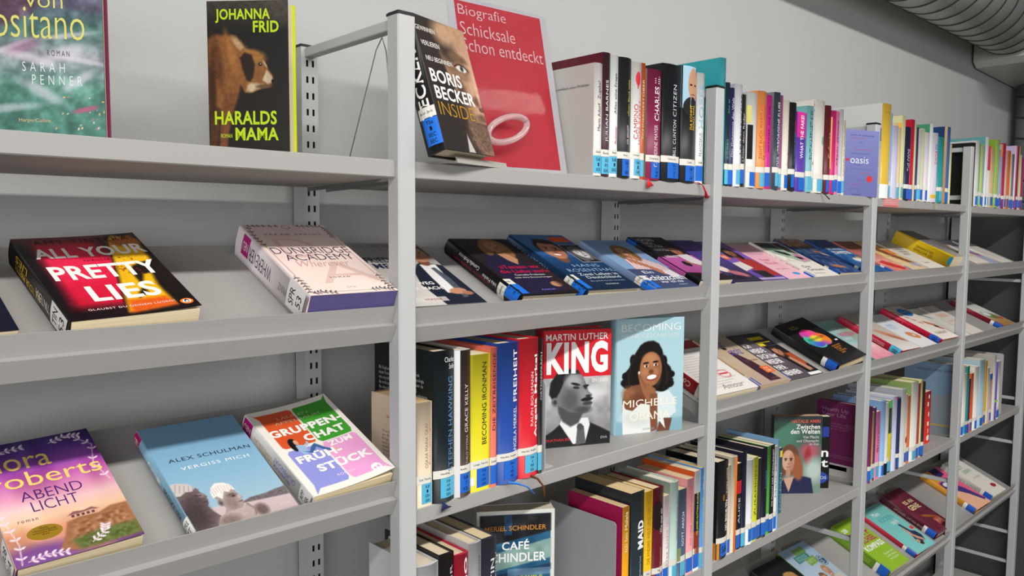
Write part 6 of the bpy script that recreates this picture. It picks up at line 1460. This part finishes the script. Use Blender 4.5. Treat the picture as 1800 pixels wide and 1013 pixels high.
bookend(bx(956.5, .012, z + .07), .010, z, .150, .12, '#b9babb', 'light grey bookend right of the slim black hardcover, before the portrait covers', foot=.03)
z = FLAT['s4', 1] * S + HT
bookend(bx(1081.5, .012, z + .1) - .0015, .010, z, .166, .17, '#a3a6a8', 'grey bookend plate holding up the crimson paperback on the lowest near shelf', foot=-.05)
z = FLAT['s4', 4] * S + HT
bookend(bx(1761.5, .02, z + .1), .02, z, .235, .15, '#b0b0ae', 'grey bookend closing the last row before the far right upright', foot=.05)

# wire bookend seen through the nearest upright frame
mb = MB()
mb.tube([(0, .190, .002), (0, .108, .166), (0, .092, .182), (0, .082, .160), (0, .060, .002)], .0009, mat('#a4a7a9', .45, .4), 8)
mb.tube([(0, .190, .002), (.05, .190, .002), (.05, .060, .002), (0, .060, .002)], .0009, mat('#a4a7a9', .45, .4), 8)
o = mb.build('wire_bookend'); o.location = (.008, 0, ZS1)
tag(o, 'thin wire bookend seen through the nearest upright frame, top shelf', 'bookend')

# pink shelf tag
zt = FLAT['s1', 3] * S + HT
xa, xb = x_at(1553, .0065, zt - .01), x_at(1579.5, .0065, zt - .01)
mb = MB(); mb.box((0, 0, -.022), (xb - xa, .0009, .003), mat('#d98f8c', .4)); mb.box((0, 0, .0022), (xb - xa, .02, .003), mat('#d98f8c', .4)); mb.box((.002, -.0003, -.020), (xb - xa - .002, .0, -.018), mat('#c8504e', .4))
for k in range(2):
    tv, tf, _ = text_geo(('Gesundheit', 'Medizin')[k], 0)
    mb.add([(.01 + (xb - xa) * .7 * p, -.0004, -.006 - k * .006 + .004 * q) for p, q in tv], tf, mat('#e8c8c6', .5, 0, 'ink'))
o = mb.build('shelf_tag'); o.location = (xa, .0066, zt)
tag(o, 'small pink tag clipped to the edge of the far top shelf', 'shelf tag')

# reading ribbons hanging over shelf edges
def ribbon(name, label, pts, w, col, group='ribbon bookmarks hanging over shelf edges', flat=.3):
    mb = MB(); mb.tube(pts, w, mat(col, .7), 6, flat)
    o = mb.build(name); tag(o, label, 'ribbon', group); return o
def tassel(name, label, px, zz, col, spread=(.010, -.018)):
    """frayed ribbon end: several threads fanning from one knot"""
    u = px; x = x_at(u, .006, zz)
    mb = MB(); m = mat(col, .7)
    for k in range(9):
        f = k / 8
        dx = spread[0] * (f - .3) * 1.6
        mb.tube([(x - .012, .012, zz + .001), (x, .004, zz + .001), (x + dx * .5, .0015, zz - .006), (x + dx, .0005, zz + spread[1] * (1 - .35 * f))], [.0011, .0012, .0010, .0005], m, 5)
    o = mb.build(name); tag(o, label, 'ribbon', 'ribbon bookmarks hanging over shelf edges')
z = FLAT['s1', 1] * S + HT
tassel('ribbon_tassel', 'frayed red ribbon end hanging below the wine red hardcover, top shelf', 1137, z, '#d8202c', (.012, -.017))
x = x_at(1228, .008, z)
ribbon('ribbon_bookmark', 'red ribbon hanging over the top shelf edge near the clear bookend', [(x - .020, .012, z + .001), (x - .004, .006, z + .002), (x + .004, .001, z - .003), (x + .010, -.002, z - .016), (x + .015, -.002, z - .028)], [.0012, .0022, .0024, .003, .005], '#cf1f2b')
z = FLAT['s1', 2] * S + HT
x = x_at(1442, .008, z)
ribbon('ribbon_bookmark', 'black ribbon hanging over the top shelf edge below the ivory hardcover', [(x - .02, .012, z + .001), (x, .006, z + .002), (x + .010, .0, z - .004), (x + .024, -.004, z - .014)], [.001, .002, .002, .0026], '#141416')
z = FLAT['s3', 1] * S + HT
tassel('ribbon_tassel', 'frayed dark blue ribbon end below the black green hardcover', 777, z, '#1c2350', (.012, -.012))
z = FLAT['s1', 3] * S + HT
x = x_at(1640, .008, z)
ribbon('ribbon_bookmark', 'pale straw ribbon hanging over the far top shelf edge', [(x - .01, .012, z + .001), (x, .004, z + .001), (x + .004, .0, z - .006), (x + .003, -.001, z - .022)], [.001, .002, .002, .003], '#cfc08a')
